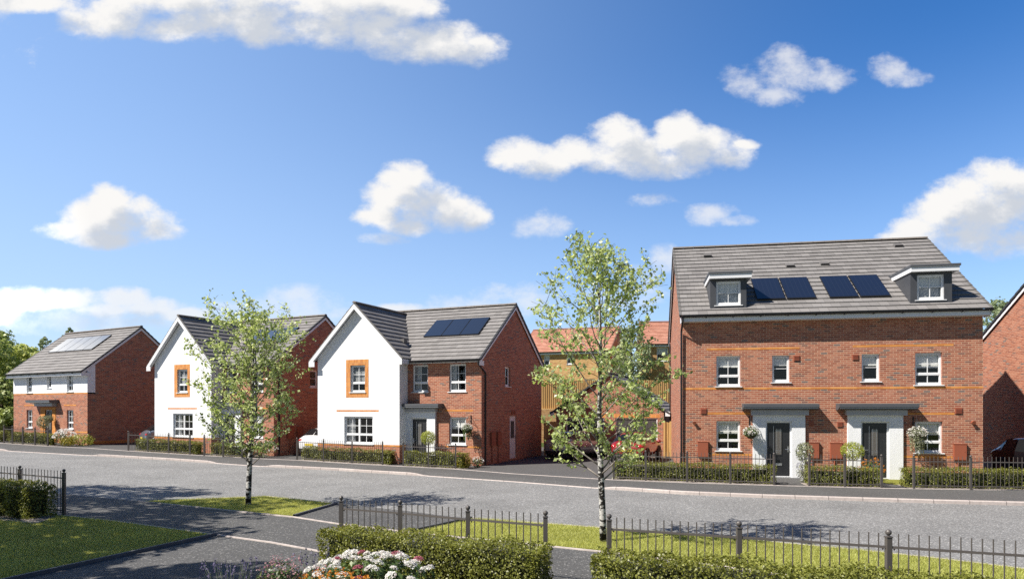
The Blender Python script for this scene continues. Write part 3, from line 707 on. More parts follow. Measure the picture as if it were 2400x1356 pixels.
# ---------------------------------------------------------------- gable-fronted detached house
def gable_house(label, P, th, z0, nvis):
    h = empty('gabled_house', (P[0], P[1], z0), -R(th), label, 'house', 'gabled white rendered houses')
    A0, A1, GX = -8.55, 0.0, -3.86; D = 7.5; zE = 4.66; s = .7226; rz = lambda b: 4.88+(b+.18)*s
    w = MB()
    holesW = [(-3.60, -2.76, 3.30, 4.60), (-1.65, -.78, 3.30, 4.60), (-1.65, -.78, .89, 2.18), (-3.62, -2.74, .0, 2.14)]
    wall_grid(w, (0, 0, 0), (1, 0, 0), (0, -1, 0), GX, A1, 0, zE+.2, holesW)
    holesR = [(2.61, 3.23, 3.60, 4.60), (3.16, 3.98, .1, 2.2)]
    wall_grid(w, (A1, 0, 0), (0, 1, 0), (1, 0, 0), 0, D, 0, zE, holesR)
    gy = rz(0)-.22-zE
    w.face([(A1, 0, zE), (A1, D, zE), (A1, D, rz(0)-.16), (A1, D/2, rz(D/2)-.16), (A1, 0, rz(0)-.16)])
    wall_grid(w, (A0, 0, 0), (0, 1, 0), (-1, 0, 0), -.7, D, 0, zE); w.face([(A0, 0, zE), (A0, 0, rz(0)-.16), (A0, D/2, rz(D/2)-.16), (A0, D, rz(0)-.16), (A0, D, zE)])
    wall_grid(w, (0, D, 0), (1, 0, 0), (0, 1, 0), A0, A1, 0, zE+.2)
    wall_grid(w, (0, -.7, 0), (1, 0, 0), (0, -1, 0), A0, GX, 0, .80)
    wall_grid(w, (GX, 0, 0), (0, 1, 0), (1, 0, 0), -.7, 0, 0, .80)
    w.build('brick_wall', M['brick'], h)
    pc = MB(); pc.box(A0-.004, GX+.004, -.704, .0, .80, .88); pc.build('plinth_band', M['brick_orange'], h)
    rw = MB(); ap = 7.53-.19; ex = 5.19-.17
    wall_grid(rw, (0, -.7, 0), (1, 0, 0), (0, -1, 0), A0, GX, .88, zE, [(-6.97, -5.34, .89, 2.19), (-6.61, -5.77, 3.31, 4.62)])
    rw.face([(A0, -.7, zE), (GX, -.7, zE), (GX, -.7, ex), (-6.205, -.7, ap), (A0, -.7, ex)])
    wall_grid(rw, (GX, 0, 0), (0, 1, 0), (1, 0, 0), -.7, 0, .88, ex)
    rw.build('rendered_wall', M['render'], h)
    # porch: rendered panel round the door
    pr = MB(); y = -.13
    wall_grid(pr, (0, y, 0), (1, 0, 0), (0, -1, 0), GX, -2.31, 0, 2.46, [(-3.62, -2.74, .0, 2.14)], rev=.14)
    pr.face([(-2.31, y, 0), (-2.31, -.001, 0), (-2.31, -.001, 2.46), (-2.31, y, 2.46)]); pr.build('porch_surround', M['render'], h)
    canopy(h, GX-.0+.003, -1.93, GX+.003, -2.24, 2.42, 2.57, 2.57, 2.80, .52, .24)
    band(h, [(-1.85, -.42, 2.48, 0), (-1.85, -.78-.9, .83, 0), (-.72, -.003, .83, 0)]); band(h, [(-7.42, -5.0, 2.46, -.7)])
    # orange brick surround of the gable window
    sr = MB(); y = -.708
    for (a, c, z, Z) in ((-6.86, -6.61, 3.09, 4.89), (-5.77, -5.57, 3.09, 4.89), (-6.61, -5.77, 4.62, 4.89), (-6.61, -5.77, 3.09, 3.31)): sr.box(a, c, y, -.6, z, Z)
    sr.build('window_surround', M['soldier'], h)
    O = (0, -.7, 0)
    window(h, 'front', O, -6.97, -5.34, .86, 2.19, DBL, ('left', .28))
    window(h, 'front', O, -6.61, -5.77, 3.31, 4.62, STD, ('slat', .62))
    window(h, 'front', (0, 0, 0), -3.60, -2.76, 3.30, 4.60, STD, ('left', .35)); window(h, 'front', (0, 0, 0), -1.65, -.78, 3.30, 4.60, STD, ('left', .3)); window(h, 'front', (0, 0, 0), -1.65, -.78, .89, 2.18, STD, ('blind', .42))
    window(h, 'right', (0, 0, 0), 2.61, 3.23, 3.60, 4.60, SML, None)
    front_door(h, (0, -.13, 0), -3.62, -2.74, .05, 2.14, 'right', recess=.08)
    # side door
    sd = MB(); sd.box(0, .82, 0, .06, 0, 2.1); sd.box(.13, .69, -.012, 0, .95, 1.9); sd.box(.13, .69, -.008, 0, .2, .75); d_ = sd.build('side_door', M['upvc'], h, loc=(-.05, 3.16, .1), rot=(0, 0, R(90)))
    g = MB(); g.box(.19, .63, -.016, -.0125, 1.0, 1.85); g.build('glazing', M['door_glass'], d_); hd = MB(); hd.box(.72, .75, -.02, 0, .98, 1.14); hd.build('door_handle', M['steel'], d_)
    inner_box(h, A0, A1, 0, D, zE)
    # roofs
    ro = MB(); eb = -.36
    slope(ro, (A0-.1, eb, rz(eb)), (A1+.1, eb, rz(eb)), (A0-.1, D/2, rz(D/2)), (A1+.1, D/2, rz(D/2)), 15)
    slope(ro, (A1+.1, D-eb, rz(eb)), (A0-.1, D-eb, rz(eb)), (A1+.1, D/2, rz(D/2)), (A0-.1, D/2, rz(D/2)), 15)
    roof = ro.build('roof', M['tile'], h)
    g0, gr_, zr, ze = -.95, -6.205, 7.53, 4.86; gl, gg = gr_-2.66, gr_+2.66; yb = 3.55
    ro = MB(); slope(ro, (gg, g0, ze), (gg, yb, ze), (gr_, g0, zr), (gr_, yb, zr), 12); slope(ro, (gl, .4, ze), (gl, g0, ze), (gr_, .4, zr), (gr_, g0, zr), 12)
    slope(ro, (gl+.6, yb, ze+.6), (gl+.6, .4, ze+.6), (gr_, yb, zr), (gr_, .4, zr), 9)
    ro.build('gable_roof', M['tile'], h)
    rt = MB(); ridge_tiles(rt, (A0-.12, D/2, rz(D/2)+.05), (A1+.12, D/2, rz(D/2)+.05)); rt.build('ridge_tiles', M['ridge'], roof)
    rt = MB(); ridge_tiles(rt, (gr_, g0-.02, zr+.05), (gr_, yb, zr+.05)); rt.build('ridge_tiles', M['ridge'], roof)
    vg = MB()
    verge(vg, (A1+.1, eb, rz(eb)), (A1+.1, D/2, rz(D/2)), 15, .09, (1, 0, 0)); verge(vg, (A1+.1, D-eb, rz(eb)), (A1+.1, D/2, rz(D/2)), 15, .09, (1, 0, 0))
    vg.build('verge', M['verge'], roof)
    vg = MB(); verge(vg, (gl, g0+.03, ze), (gr_, g0+.03, zr), 12, .07, (0, 1, 0)); verge(vg, (gg, g0+.03, ze), (gr_, g0+.03, zr), 12, .07, (0, 1, 0)); vg.build('verge', M['tile_edge'], roof)
    bb = MB()
    for e in (eb, D-eb): barge(bb, (A1+.06, e, rz(eb)), (A1+.06, D/2, rz(D/2)), .17, .025, (1, 0, 0), .06)
    bb.box(A1+.058, A1+.084, eb, .1, rz(eb)-.26, rz(eb)-.05)
    bb.build('bargeboard', M['fascia'], h); bb = MB()
    barge(bb, (gl, g0-.035, ze), (gr_, g0-.035, zr), .23, .028, (0, 1, 0), .045); barge(bb, (gg, g0-.035, ze), (gr_, g0-.035, zr), .23, .028, (0, 1, 0), .045)
    bb.box(gl+.0, gl+.34, g0-.038, g0-.01, ze-.28, ze-.04); bb.box(gg-.3, gg, g0-.038, g0-.01, ze-.28, ze-.04)
    bb.build('bargeboard', M['fascia'], h)
    sf = MB()  # sloping soffits behind the bargeboards
    for x1 in (gl, gg): sf.hexa([(x1, g0+.055, ze-.14), (gr_, g0+.055, zr-.14), (gr_, -.705, zr-.14), (x1, -.705, ze-.14), (x1, g0+.055, ze-.12), (gr_, g0+.055, zr-.12), (gr_, -.705, zr-.12), (x1, -.705, ze-.12)])
    sf.build('soffit', M['fascia'], h)
    fa = MB(); fa.box(GX+.33, A1+.055, eb+.03, eb+.055, zE-.02, rz(eb)-.03); fa.box(GX+.33, A1+.055, eb+.055, -.003, zE-.01, zE+.01)
    fa.build('fascia', M['fascia'], h); fa = MB(); fa.box(gg-.035, gg-.012, g0+.06, eb+.02, ze-.24, ze-.03); fa.box(GX+.003, gg-.036, g0+.06, eb+.02, ze-.22, ze-.2); fa.build('fascia', M['fascia'], h)
    gu = MB(); gutter(gu, (GX+.36, eb-.035, rz(eb)-.02), (A1+.12, eb-.035, rz(eb)-.02)); gu.build('gutter', M['black'], h)
    b = MB(); b.tube([(.03, eb-.03, rz(eb)-.1), (.03, eb-.03, rz(eb)-.2), (.05, .3, rz(eb)-.55), (.05, .34, rz(eb)-.65), (.05, .34, .05)], .036, 8); b.build('downpipe', M['black'], h)
    for k in range(3):
        x0 = -3.80+k*1.0
        solar(roof, [(x0, 1.37, rz(1.37)), (x0+.98, 1.37, rz(1.37)), (x0+.98, 2.68, rz(2.68)), (x0, 2.68, rz(2.68))])
    b = MB(); p = Vector((gr_+1.75, .55, zr-1.75)); b.box(p.x-.14, p.x+.14, p.y-.15, p.y+.15, p.z-.05, p.z+.12); b.build('roof_vent', M['tile'], roof)
    meter_box(h, .88, 1.34, .85, 1.46, 'right'); meter_box(h, 1.58, 2.01, .85, 1.46, 'right')
    for q in (3.42, 3.72): air_vent(h, q, 2.38, 'right', .17)
    return h
M['soldier'] = brick_mat('soldier_course_brick', [(0, (.60, .245, .06)), (.3, (.52, .195, .05)), (.65, (.64, .28, .08))], (.42, .28, .17), .075, .225)
M['tile_edge'] = plain('grey_verge_tile', (.13, .125, .12), .75, var=.15)
gable_house('white gabled house with solar panels beside the brick driveway gap, nearest of the white gables', (-1.371, 30.588), 23.5, 0, 1)
gable_house('white gabled house half hidden behind the smaller birch', (-12.38, 35.48), 27.3, .1, 2)
# ---------------------------------------------------------------- double-fronted house, far left
def simple_roof(h, A0, A1, D, eb, rz, n, mat='tile', verge_mat='verge', vo=.1):
    ro = MB()
    slope(ro, (A0-vo, eb, rz(eb)), (A1+vo, eb, rz(eb)), (A0-vo, D/2, rz(D/2)), (A1+vo, D/2, rz(D/2)), n)
    slope(ro, (A1+vo, D-eb, rz(eb)), (A0-vo, D-eb, rz(eb)), (A1+vo, D/2, rz(D/2)), (A0-vo, D/2, rz(D/2)), n)
    roof = ro.build('roof', M[mat], h)
    rt = MB(); ridge_tiles(rt, (A0-vo-.02, D/2, rz(D/2)+.05), (A1+vo+.02, D/2, rz(D/2)+.05)); rt.build('ridge_tiles', M['ridge' if mat == 'tile' else 'tile_red'], roof)
    for x, o in ((A1, 1), (A0, -1)):
        vg = MB(); bb = MB()
        for e in (eb, D-eb):
            verge(vg, (x+o*vo, e, rz(eb)), (x+o*vo, D/2, rz(D/2)), n, .09, (o, 0, 0))
            barge(bb, (x+o*(vo-.04), e, rz(eb)), (x+o*(vo-.04), D/2, rz(D/2)), .17, .025*o, (1, 0, 0), .06)
        bb.box(min(x+o*(vo-.042), x+o*(vo-.016)), max(x+o*(vo-.042), x+o*(vo-.016)), eb, .1, rz(eb)-.26, rz(eb)-.05)
        vg.build('verge', M[verge_mat], roof); bb.build('bargeboard', M['fascia'], h)
    zE = rz(eb)-.22; fa = MB(); fa.box(A0-vo+.05, A1+vo-.05, D-eb-.055, D-eb-.03, zE, rz(eb)-.03); fa.build('fascia', M['fascia'], h)
    fa = MB(); fa.box(A0-vo+.05, A1+vo-.05, eb+.03, eb+.055, zE, rz(eb)-.03)
    fa.box(A0-vo+.05, A1+vo-.05, eb+.055, -.003, zE, zE+.02); fa.build('fascia', M['fascia'], h)
    gu = MB(); gutter(gu, (A0-vo-.03, eb-.035, rz(eb)-.02), (A1+vo+.03, eb-.035, rz(eb)-.02)); gu.build('gutter', M['black'], h)
    return roof
def gable_tri(w, x, D, zE, rz, flip):
    f = [(x, 0, zE), (x, D, zE), (x, D, rz(0)-.16), (x, D/2, rz(D/2)-.16), (x, 0, rz(0)-.16)]; w.face(f if flip else f[::-1])
def house_double():
    h = empty('detached_house', (-25.81, 41.503, .335), -R(29.5), 'wide detached house with white upper storey and brick below, at the far left', 'house')
    A0, A1, D, zE = -8.78, 0.0, 6.7, 4.45; s = .81; rz = lambda b: 4.61+(b+.24)*s
    w = MB(); hol = [(-7.10, -6.38, .90, 2.13), (-2.28, -1.55, .90, 2.13), (-4.80, -3.95, 0, 2.13)]
    wall_grid(w, (0, 0, 0), (1, 0, 0), (0, -1, 0), A0, A1, 0, 3.12, hol); 
    wall_grid(w, (A1, 0, 0), (0, 1, 0), (1, 0, 0), 0, .46, 0, 3.12); wall_grid(w, (A1, 0, 0), (0, 1, 0), (1, 0, 0), .46, D, 0, zE)
    f = [(A1, .46, zE), (A1, D, zE), (A1, D, rz(0)-.16), (A1, D/2, rz(D/2)-.16), (A1, .46, rz(.46)-.16)]; w.face(f); w.face([(A1, 0, 4.55), (A1, .46, 4.55), (A1, .46, rz(.46)-.16), (A1, 0, rz(0)-.16)])
    wall_grid(w, (A0, 0, 0), (0, 1, 0), (-1, 0, 0), 0, D, 0, zE); gable_tri(w, A0, D, zE, rz, False)
    wall_grid(w, (0, D, 0), (1, 0, 0), (0, 1, 0), A0, A1, 0, rz(0)-.16); w.build('brick_wall', M['brick'], h)
    r = MB(); up = [(-7.09, -6.38, 3.21, 4.44), (-4.58, -4.08, 3.48, 4.44), (-2.27, -1.55, 3.23, 4.44)]
    wall_grid(r, (0, -.012, 0), (1, 0, 0), (0, -1, 0), A0-.012, A1+.012, 3.20, 4.62, up, rev=.11)
    wall_grid(r, (A1+.012, 0, 0), (0, 1, 0), (1, 0, 0), -.012, .46, 3.20, 4.62); r.face([(A1+.012, .46, 3.2), (A1, .46, 3.2), (A1, .46, 4.62), (A1+.012, .46, 4.62)]); r.face([(A1+.012, -.012, 4.62), (A1+.012, .46, 4.62), (A1+.012, .46, rz(.46)-.17), (A1+.012, -.012, rz(-.012)-.17)])
    r.build('rendered_wall', M['render'], h)
    band(h, [(A0, A1, 3.16, 0), (-7.4, -6.1, 2.43, 0), (-2.6, -1.25, 2.43, 0), (-1.3, -.003, .78, 0)])
    b = MB(); b.box(.0, .004, .03, D, .06, .22); b.build('brick_band', M['brick_orange'], h)
    o = MB(); 
    for a, c, z, Z in ((-5.34, -4.80, 0, 2.3), (-3.95, -3.55, 0, 2.3), (-4.80, -3.95, 2.13, 2.3)): o.box(a, c, -.025, .05, z, Z)
    o.build('porch_surround', M['brick_orange'], h)
    canopy(h, -6.0, -3.15, -5.55, -3.45, 2.37, 2.55, 2.56, 2.78, .6, .3)
    for u in ((-7.10, -6.38), (-2.28, -1.55)): window(h, 'front', (0, 0, 0), *u, .90, 2.13, STD, ('both', .3))
    window(h, 'front', (0, -.012, 0), -7.09, -6.38, 3.21, 4.44, STD, ('right', .5)); window(h, 'front', (0, -.012, 0), -2.27, -1.55, 3.23, 4.44, STD, ('blind', .45)); window(h, 'front', (0, -.012, 0), -4.58, -4.08, 3.48, 4.44, SML, ('blind', .4))
    front_door(h, (0, 0, 0), -4.80, -3.95, .04, 2.13, 'right')
    inner_box(h, A0, A1, 0, D, zE)
    roof = simple_roof(h, A0, A1, D, -.42, rz, 15)
    for k in range(5):
        x = -7.2+k*1.04; solar(roof, [(x, 1.40, rz(1.4)), (x+1.02, 1.40, rz(1.4)), (x+1.02, 2.69, rz(2.69)), (x, 2.69, rz(2.69))])
house_double()
# ---------------------------------------------------------------- pair of semi-detached houses, right
def house_pair():
    h = empty('semi_detached_houses', (14.439, 24.762, 0), -R(10.6), 'long red brick building with two front doors and two roof dormers', 'house')
    A0, A1, D, zE = -8.02, 2.38, 10.2, 5.96; s = .683; rz = lambda b: 6.16+(b+.3)*s
    W = [(-6.77, -5.89, .94, 2.10), (.16, 1.07, .94, 2.11), (-6.77, -5.89, 3.38, 4.57), (.17, 1.06, 3.39, 4.59), (-4.75, -4.13, 3.52, 4.56), (-1.63, -1.01, 3.53, 4.57)]
    drs = [(-5.0, -4.07, 0, 2.1), (-1.68, -.73, 0, 2.11)]
    w = MB(); wall_grid(w, (0, 0, 0), (1, 0, 0), (0, -1, 0), A0, A1, 0, 6.16, W+drs)
    wall_grid(w, (A1, 0, 0), (0, 1, 0), (1, 0, 0), 0, D, 0, zE); gable_tri(w, A1, D, zE, rz, True)
    wall_grid(w, (A0, 0, 0), (0, 1, 0), (-1, 0, 0), 0, D, 0, zE); gable_tri(w, A0, D, zE, rz, False)
    wall_grid(w, (0, D, 0), (1, 0, 0), (0, 1, 0), A0, A1, 0, 6.2); w.build('brick_wall', M['brick'], h)
    band(h, [(A0, A1, 3.33, 0)]); band(h, [(-7.13, -3.78, 4.83, 0)]); band(h, [(-1.94, 1.43, 4.86, 0)]); band(h, [(-7.1, -5.47, 2.39, 0)]); band(h, [(-.24, 1.46, 2.39, 0)]); band(h, [(-6.95, -5.46, .83, 0)]); band(h, [(-.25, 1.4, .83, 0)])
    for (p0, p1, d0, d1, ct0, ct1) in ((-5.45, -3.60, -5.0, -4.07, -5.84, -3.2), (-2.13, -.26, -1.68, -.73, -2.52, .13)):
        pr = MB(); y = -.10; wall_grid(pr, (0, y, 0), (1, 0, 0), (0, -1, 0), p0, p1, 0, 2.34, [(d0, d1, 0, 2.1)], rev=.12)
        for x, sg in ((p0, -1), (p1, 1)):
            f = [(x, y, 0), (x, -.001, 0), (x, -.001, 2.34), (x, y, 2.34)]; pr.face(f if sg > 0 else f[::-1])
        pr.build('porch_surround', M['render'], h)
        canopy(h, ct0, ct1, p0-.08, p1+.1, 2.33, 2.5, 2.52, 2.76, .5, .22)
    front_door(h, (0, -.10, 0), -5.0, -4.07, .05, 2.1, 'left', .07); front_door(h, (0, -.10, 0), -1.68, -.73, .05, 2.11, 'right', .07)
    for i, u in enumerate(W):
        window(h, 'front', (0, 0, 0), *u, STD if u[1]-u[0] > .7 else SML, ('blind', (.42, .42, .36, .45, .36, .40)[i]))
    inner_box(h, A0, A1, 0, D, zE)
    roof = simple_roof(h, A0, A1, D, -.42, rz, 18, verge_mat='tile_edge')
    for p in ((-6.7, 4.25), (-3.49, 3.08), (-2.14, 3.13), (1.13, 4.5)): tile_vent(roof, (p[0], p[1], rz(p[1])+.03), 1)
    for x0, x1 in ((-5.22, -4.19), (-4.13, -3.09), (-2.61, -1.60), (-1.54, -.50)): solar(roof, [(x0, .46, rz(.46)), (x1, .46, rz(.46)), (x1, 2.03, rz(2.03)), (x0, 2.03, rz(2.03))])
    for a0, a1 in ((-7.0, -5.68), (.0, 1.37)):
        zt = 7.48; yt = (zt-6.16)/s-.3; b = MB()
        w0, w1, wz0, wz1 = a0+.22, a0+1.12, 6.46, 7.40
        wall_grid(b, (0, -.03, 0), (1, 0, 0), (0, -1, 0), a0, a1, 6.30, zt, [(w0, w1, wz0, wz1)], rev=.08)
        for x, sg in ((a0, -1), (a1, 1)):
            f = [(x, -.03, 6.3), (x, yt, zt), (x, -.03, zt)]; b.face(f if sg > 0 else f[::-1])
        dm = b.build('dormer', M['anth'], h)
        r = MB(); zr = zt+.20; yr = (zr-6.16)/s-.3+.3
        r.box(a0-.08, a1+.19, -.29, yr, zr-.03, zr+.05); r.build('dormer_roof', M['grp'], dm)
        f = MB(); f.box(a0-.05, a1+.16, -.25, -.22, zt+.0, zr-.032); f.box(a0-.05, a0-.025, -.22, yr, zt, zr-.032); f.box(a1+.135, a1+.16, -.22, yr, zt, zr-.032); f.build('fascia', M['fascia'], dm)
        f = MB(); f.box(a0-.024, a1+.134, -.215, yt+.1, zt+.003, zt+.02); f.build('soffit', M['soffit'], dm)
        b = MB(); wdt = w1-w0; hh = wz1-wz0; sl = .04; fr, pn = win_mesh(wdt, hh-sl, dict(mull=0, v=1, hb=1))
        sill_ = MB()
        fr.prism([(-.07, -.09, -sl), (-.07, .0, -sl), (-.07, .0, -.002), (-.07, -.09, -.012)], (wdt+.14, 0, 0))
        o = fr.build('dormer_window', M['upvc'], dm, loc=(w0, .0-.03+.06, wz0+sl))
        k = MB()
        for q in pn.f: k.face([pn.v[i] for i in q], 0)
        k.box(.05, wdt-.05, .10, .106, (hh-sl)*.52, hh-sl-.03, 1); k.box(.05, wdt-.05, .16, .165, .03, (hh-sl)*.6, 2)
        k.build('dormer_pane', [M['glass'], M['blind'], M['curtain']], dm, loc=(w0, .03, wz0+sl))
        bk_ = MB(); bk_.box(a0+.06, a1-.06, .9, .95, 6.4, zt-.05); bk_.box(a0+.06, a1-.06, .1, .9, 6.31, 6.36); bk_.build('dormer_lining', M['upvc'], dm)
    for a0, a1, z0 in ((-7.46, -7.07, .73), (-3.5, -3.11, .73), (-2.72, -2.31, .73), (1.42, 1.83, .73)): meter_box(h, a0, a1, z0, z0+.57)
    for a, z, q in ((-7.24, 2.48, .22), (-3.89, 4.45, .21), (-1.85, 4.46, .21), (-3.37, 2.01, .16), (-2.38, 1.99, .19), (1.59, 2.5, .23)): air_vent(h, a, z, 'front', q)
    flue(h, -7.59, 2.03); flue(h, 2.04, 2.08)
    b = MB(); x = A0-.02; b.tube([(x, -.45, 6.0), (x, -.45, 5.9), (x-.03, -.08, 5.5), (x-.03, -.06, .06)], .036, 8); b.build('downpipe', M['black'], h)
    b = MB(); b.tube([(x-.03, D-.3, 5.9), (x-.03, D-.3, .06)], .036, 8); b.build('downpipe', M['black'], h)
house_pair()
# ---------------------------------------------------------------- simple neighbours
def plain_house(name, label, P, th, z0, Wd, D, zE, zR, bmat, tmat, wins=(), eb=-.3, n=13, rear_wins=(), extra=None, sidemat=None):
    h = empty(name, (P[0], P[1], z0), -R(th), label, 'house'); s = (zR-zE-.2)/(D/2-eb); rz = lambda b: zE+.2+(b-eb)*s
    w = MB(); wall_grid(w, (0, 0, 0), (1, 0, 0), (0, -1, 0), 0, Wd, 0, zE+.2, [q[:4] for q in wins])
    if not sidemat: wall_grid(w, (0, D, 0), (1, 0, 0), (0, 1, 0), 0, Wd, 0, zE+.2)
    sw = w if not sidemat else MB()
    if sidemat: wall_grid(sw, (0, D, 0), (1, 0, 0), (0, 1, 0), 0, Wd, 0, zE+.2)
    wall_grid(sw, (Wd, 0, 0), (0, 1, 0), (1, 0, 0), 0, D, 0, zE); gable_tri(sw, Wd, D, zE, rz, True)
    wall_grid(sw, (0, 0, 0), (0, 1, 0), (-1, 0, 0), 0, D, 0, zE); gable_tri(sw, 0, D, zE, rz, False)
    w.build('brick_wall', M[bmat], h)
    if sidemat: sw.build('gable_wall', M[sidemat], h)
    for q in wins: window(h, 'front', (0, 0, 0), *q[:4], q[4] if len(q) > 4 else SML, ('blind', .5) if len(q) < 6 else q[5])
    inner_box(h, 0, Wd, 0, D, zE)
    simple_roof(h, 0, Wd, D, eb, rz, n, tmat, 'verge' if tmat == 'tile' else 'tile_red'); return h
GR = 2.4
plain_house('buff_brick_house', 'buff brick house with terracotta roof right behind the double garage', (.8, 62.6), 19, GR, 8.2, 8.6, 5.0, 7.75, 'brick_buff', 'tile_red', [(2.2, 2.75, 3.95, 4.95, SML), (4.35, 4.95, 4.05, 4.95, SML), (6.0, 6.9, 2.2, 2.75, SML), (2.0, 2.9, .9, 2.1, STD)], n=16, sidemat='brick')
plain_house('buff_brick_house', 'buff brick house with terracotta roof against the long brick building edge', (11.3, 58.3), 6, GR, 8, 7.5, 5.4, 7.95, 'brick_buff', 'tile_red', [(1.05, 2.0, 4.15, 5.35, SML), (1.0, 1.9, 1.7, 2.5, STD)], n=15)
plain_house('red_roofed_house', 'distant house showing only a terracotta roof corner behind the white gabled house', (-4.6, 78.0), 22, GR, 8.0, 8.5, 5.6, 8.4, 'brick', 'tile_red', n=14)
plain_house('brick_house', 'red brick house with tall gable cut off by the right picture edge', (22.0, 23.6), 5, 0, 9.5, 10.2, 5.25, 8.75, 'brick', 'tile', [(1.5, 2.4, .9, 2.1, STD), (1.5, 2.4, 3.3, 4.5, STD)], n=15)
# ---------------------------------------------------------------- double garage
def garage():
    h = empty('double_garage', (7.845, 35.862, 0), -R(20), 'double brick garage with two dark ribbed doors and grey roof', 'garage')
    A0, A1, D, zE = -5.75, 0.12, 6.2, 2.28; mid = -2.81; zr, s = 4.45, .66
    w = MB(); wall_grid(w, (0, 0, 0), (1, 0, 0), (0, -1, 0), A0, A1, 0, zE, [(-5.18, -3.07, 0, 2.07), (-2.42, -.2, 0, 2.07)], rev=.12)
    zt = lambda a: zr-.12-abs(a-mid)*s
    for y, fl in ((0, 0), (D, 1)):
        f = [(A0, y, zE), (A1, y, zE), (A1, y, zt(A1)), (mid, y, zt(mid)), (A0, y, zt(A0))]; w.face(f if not fl else f[::-1])
    wall_grid(w, (A0, 0, 0), (0, 1, 0), (-1, 0, 0), 0, D, 0, zt(A0)); wall_grid(w, (A1, 0, 0), (0, 1, 0), (1, 0, 0), 0, D, 0, zt(A1)); wall_grid(w, (0, D, 0), (1, 0, 0), (0, 1, 0), A0, A1, 0, zE)
    w.build('brick_wall', M['brick'], h)
    for a, c in ((-5.3, -2.95), (-2.54, -.08)): b = MB(); b.box(a, c, -.004, .03, 2.07, 2.28); b.build('lintel_band', M['soldier'], h)
    for a, c in ((-5.18, -3.07), (-2.42, -.2)):
        d = MB(); n = 26; wd = (c-a-.12)/n
        for i in range(n):
            x = .06+i*wd; d.box(x+.006, x+wd-.006, 0, .03, .03, 2.0)
        d.box(.06, c-a-.06, .012, .04, .03, 2.0); o = d.build('garage_door', M['gar_door'], h, loc=(a, .08, 0))
        f = MB(); f.box(0, .06, -.02, .05, 0, 2.07); f.box(c-a-.06, c-a, -.02, .05, 0, 2.07); f.box(.06, c-a-.06, -.02, .05, 2.0, 2.07); f.build('garage_frame', M['upvc'], o)
    ro = MB(); eo = .42
    slope(ro, (A1+eo-.1, -.1, zr-(A1+eo-.1-mid)*s), (A1+eo-.1, D+.1, zr-(A1+eo-.1-mid)*s), (mid, -.1, zr), (mid, D+.1, zr), 11)
    slope(ro, (A0-eo+.1, D+.1, zr-(mid-A0+eo-.1)*s), (A0-eo+.1, -.1, zr-(mid-A0+eo-.1)*s), (mid, D+.1, zr), (mid, -.1, zr), 11); r = ro.build('roof', M['tile'], h)
    rt = MB(); ridge_tiles(rt, (mid, -.12, zr+.05), (mid, D+.1, zr+.05)); rt.build('ridge_tiles', M['ridge'], r)
    vg = MB()
    for x in (A1+eo-.1, A0-eo+.1): verge(vg, (x, -.1, zr-abs(x-mid)*s), (mid, -.1, zr), 11, .09, (0, 1, 0))
    vg.build('verge', M['verge'], r)
    for a, c in ((A1+.1, A1+.34), (A0-.34, A0-.1)): b = MB(); b.box(a, c, -.12, -.06, zE-.12, zE+.12); b.build('bargeboard', M['fascia'], h)
    b = MB(); x = A1+.06; b.tube([(x, -.06, 2.2), (x, -.06, .05)], .036, 8); b.build('downpipe', M['black'], h)
M['gar_door'] = plain('brown_grey_garage_door', (.065, .06, .058), .5)
garage()
# ---------------------------------------------------------------- retaining wall + timber fences
def board_fence(p0, p1, zb, h, label, wdt=.14, post=2.4):
    p0, p1 = Vector((*p0, zb)), Vector((*p1, zb)); L = (p1-p0).length; d = (p1-p0)/L; o = empty('timber_fence', p0, math.atan2(d.y, d.x), label, 'fence')
    b = MB(); n = int(L/wdt)
    for i in range(n):
        x = i*wdt; b.hexa([(x, -.012, .05), (x+wdt*.62, -.03, .05), (x+wdt*.62, .0, .05), (x, .0, .05), (x, -.012, h), (x+wdt*.62, -.03, h), (x+wdt*.62, .0, h), (x, .0, h)])
        b.box(x+wdt*.62, x+wdt, -.008, .0, .05, h-.02)
    b.build('boards', M['wood'], o)
    b = MB()
    for z in (.25, h*.5, h-.2): b.box(0, L, .001, .04, z, z+.08)
    b.build('rails', M['wood'], o)
    for i in range(int(L/post)+1):
        b = MB(); x = min(L-.05, i*post+.05); b.box(x-.05, x+.05, -.075, -.031, 0, h+.05); b.build('post', M['wood'], o)
    return o
def retaining():
    b = MB(); b.box(-8, 22, 45.5, 45.9, -.05, 2.5); o = b.build('retaining_wall', M['brick_buff']); tag(o, 'long buff brick retaining wall under the high timber fence', 'wall')
retaining()
board_fence((-6, 45.75), (20, 45.75), 2.5, 1.95, 'high timber board fence on the retaining wall behind the garage')
board_fence((1.75, 37.6), (2.85, 37.9), 0, 1.85, 'short timber fence panel between the white gabled house corner and the garage', post=1.0)
board_fence((7.95, 35.8), (8.35, 35.65), 0, 1.85, 'narrow timber fence panel squeezed between the garage and the long brick building', post=.35)
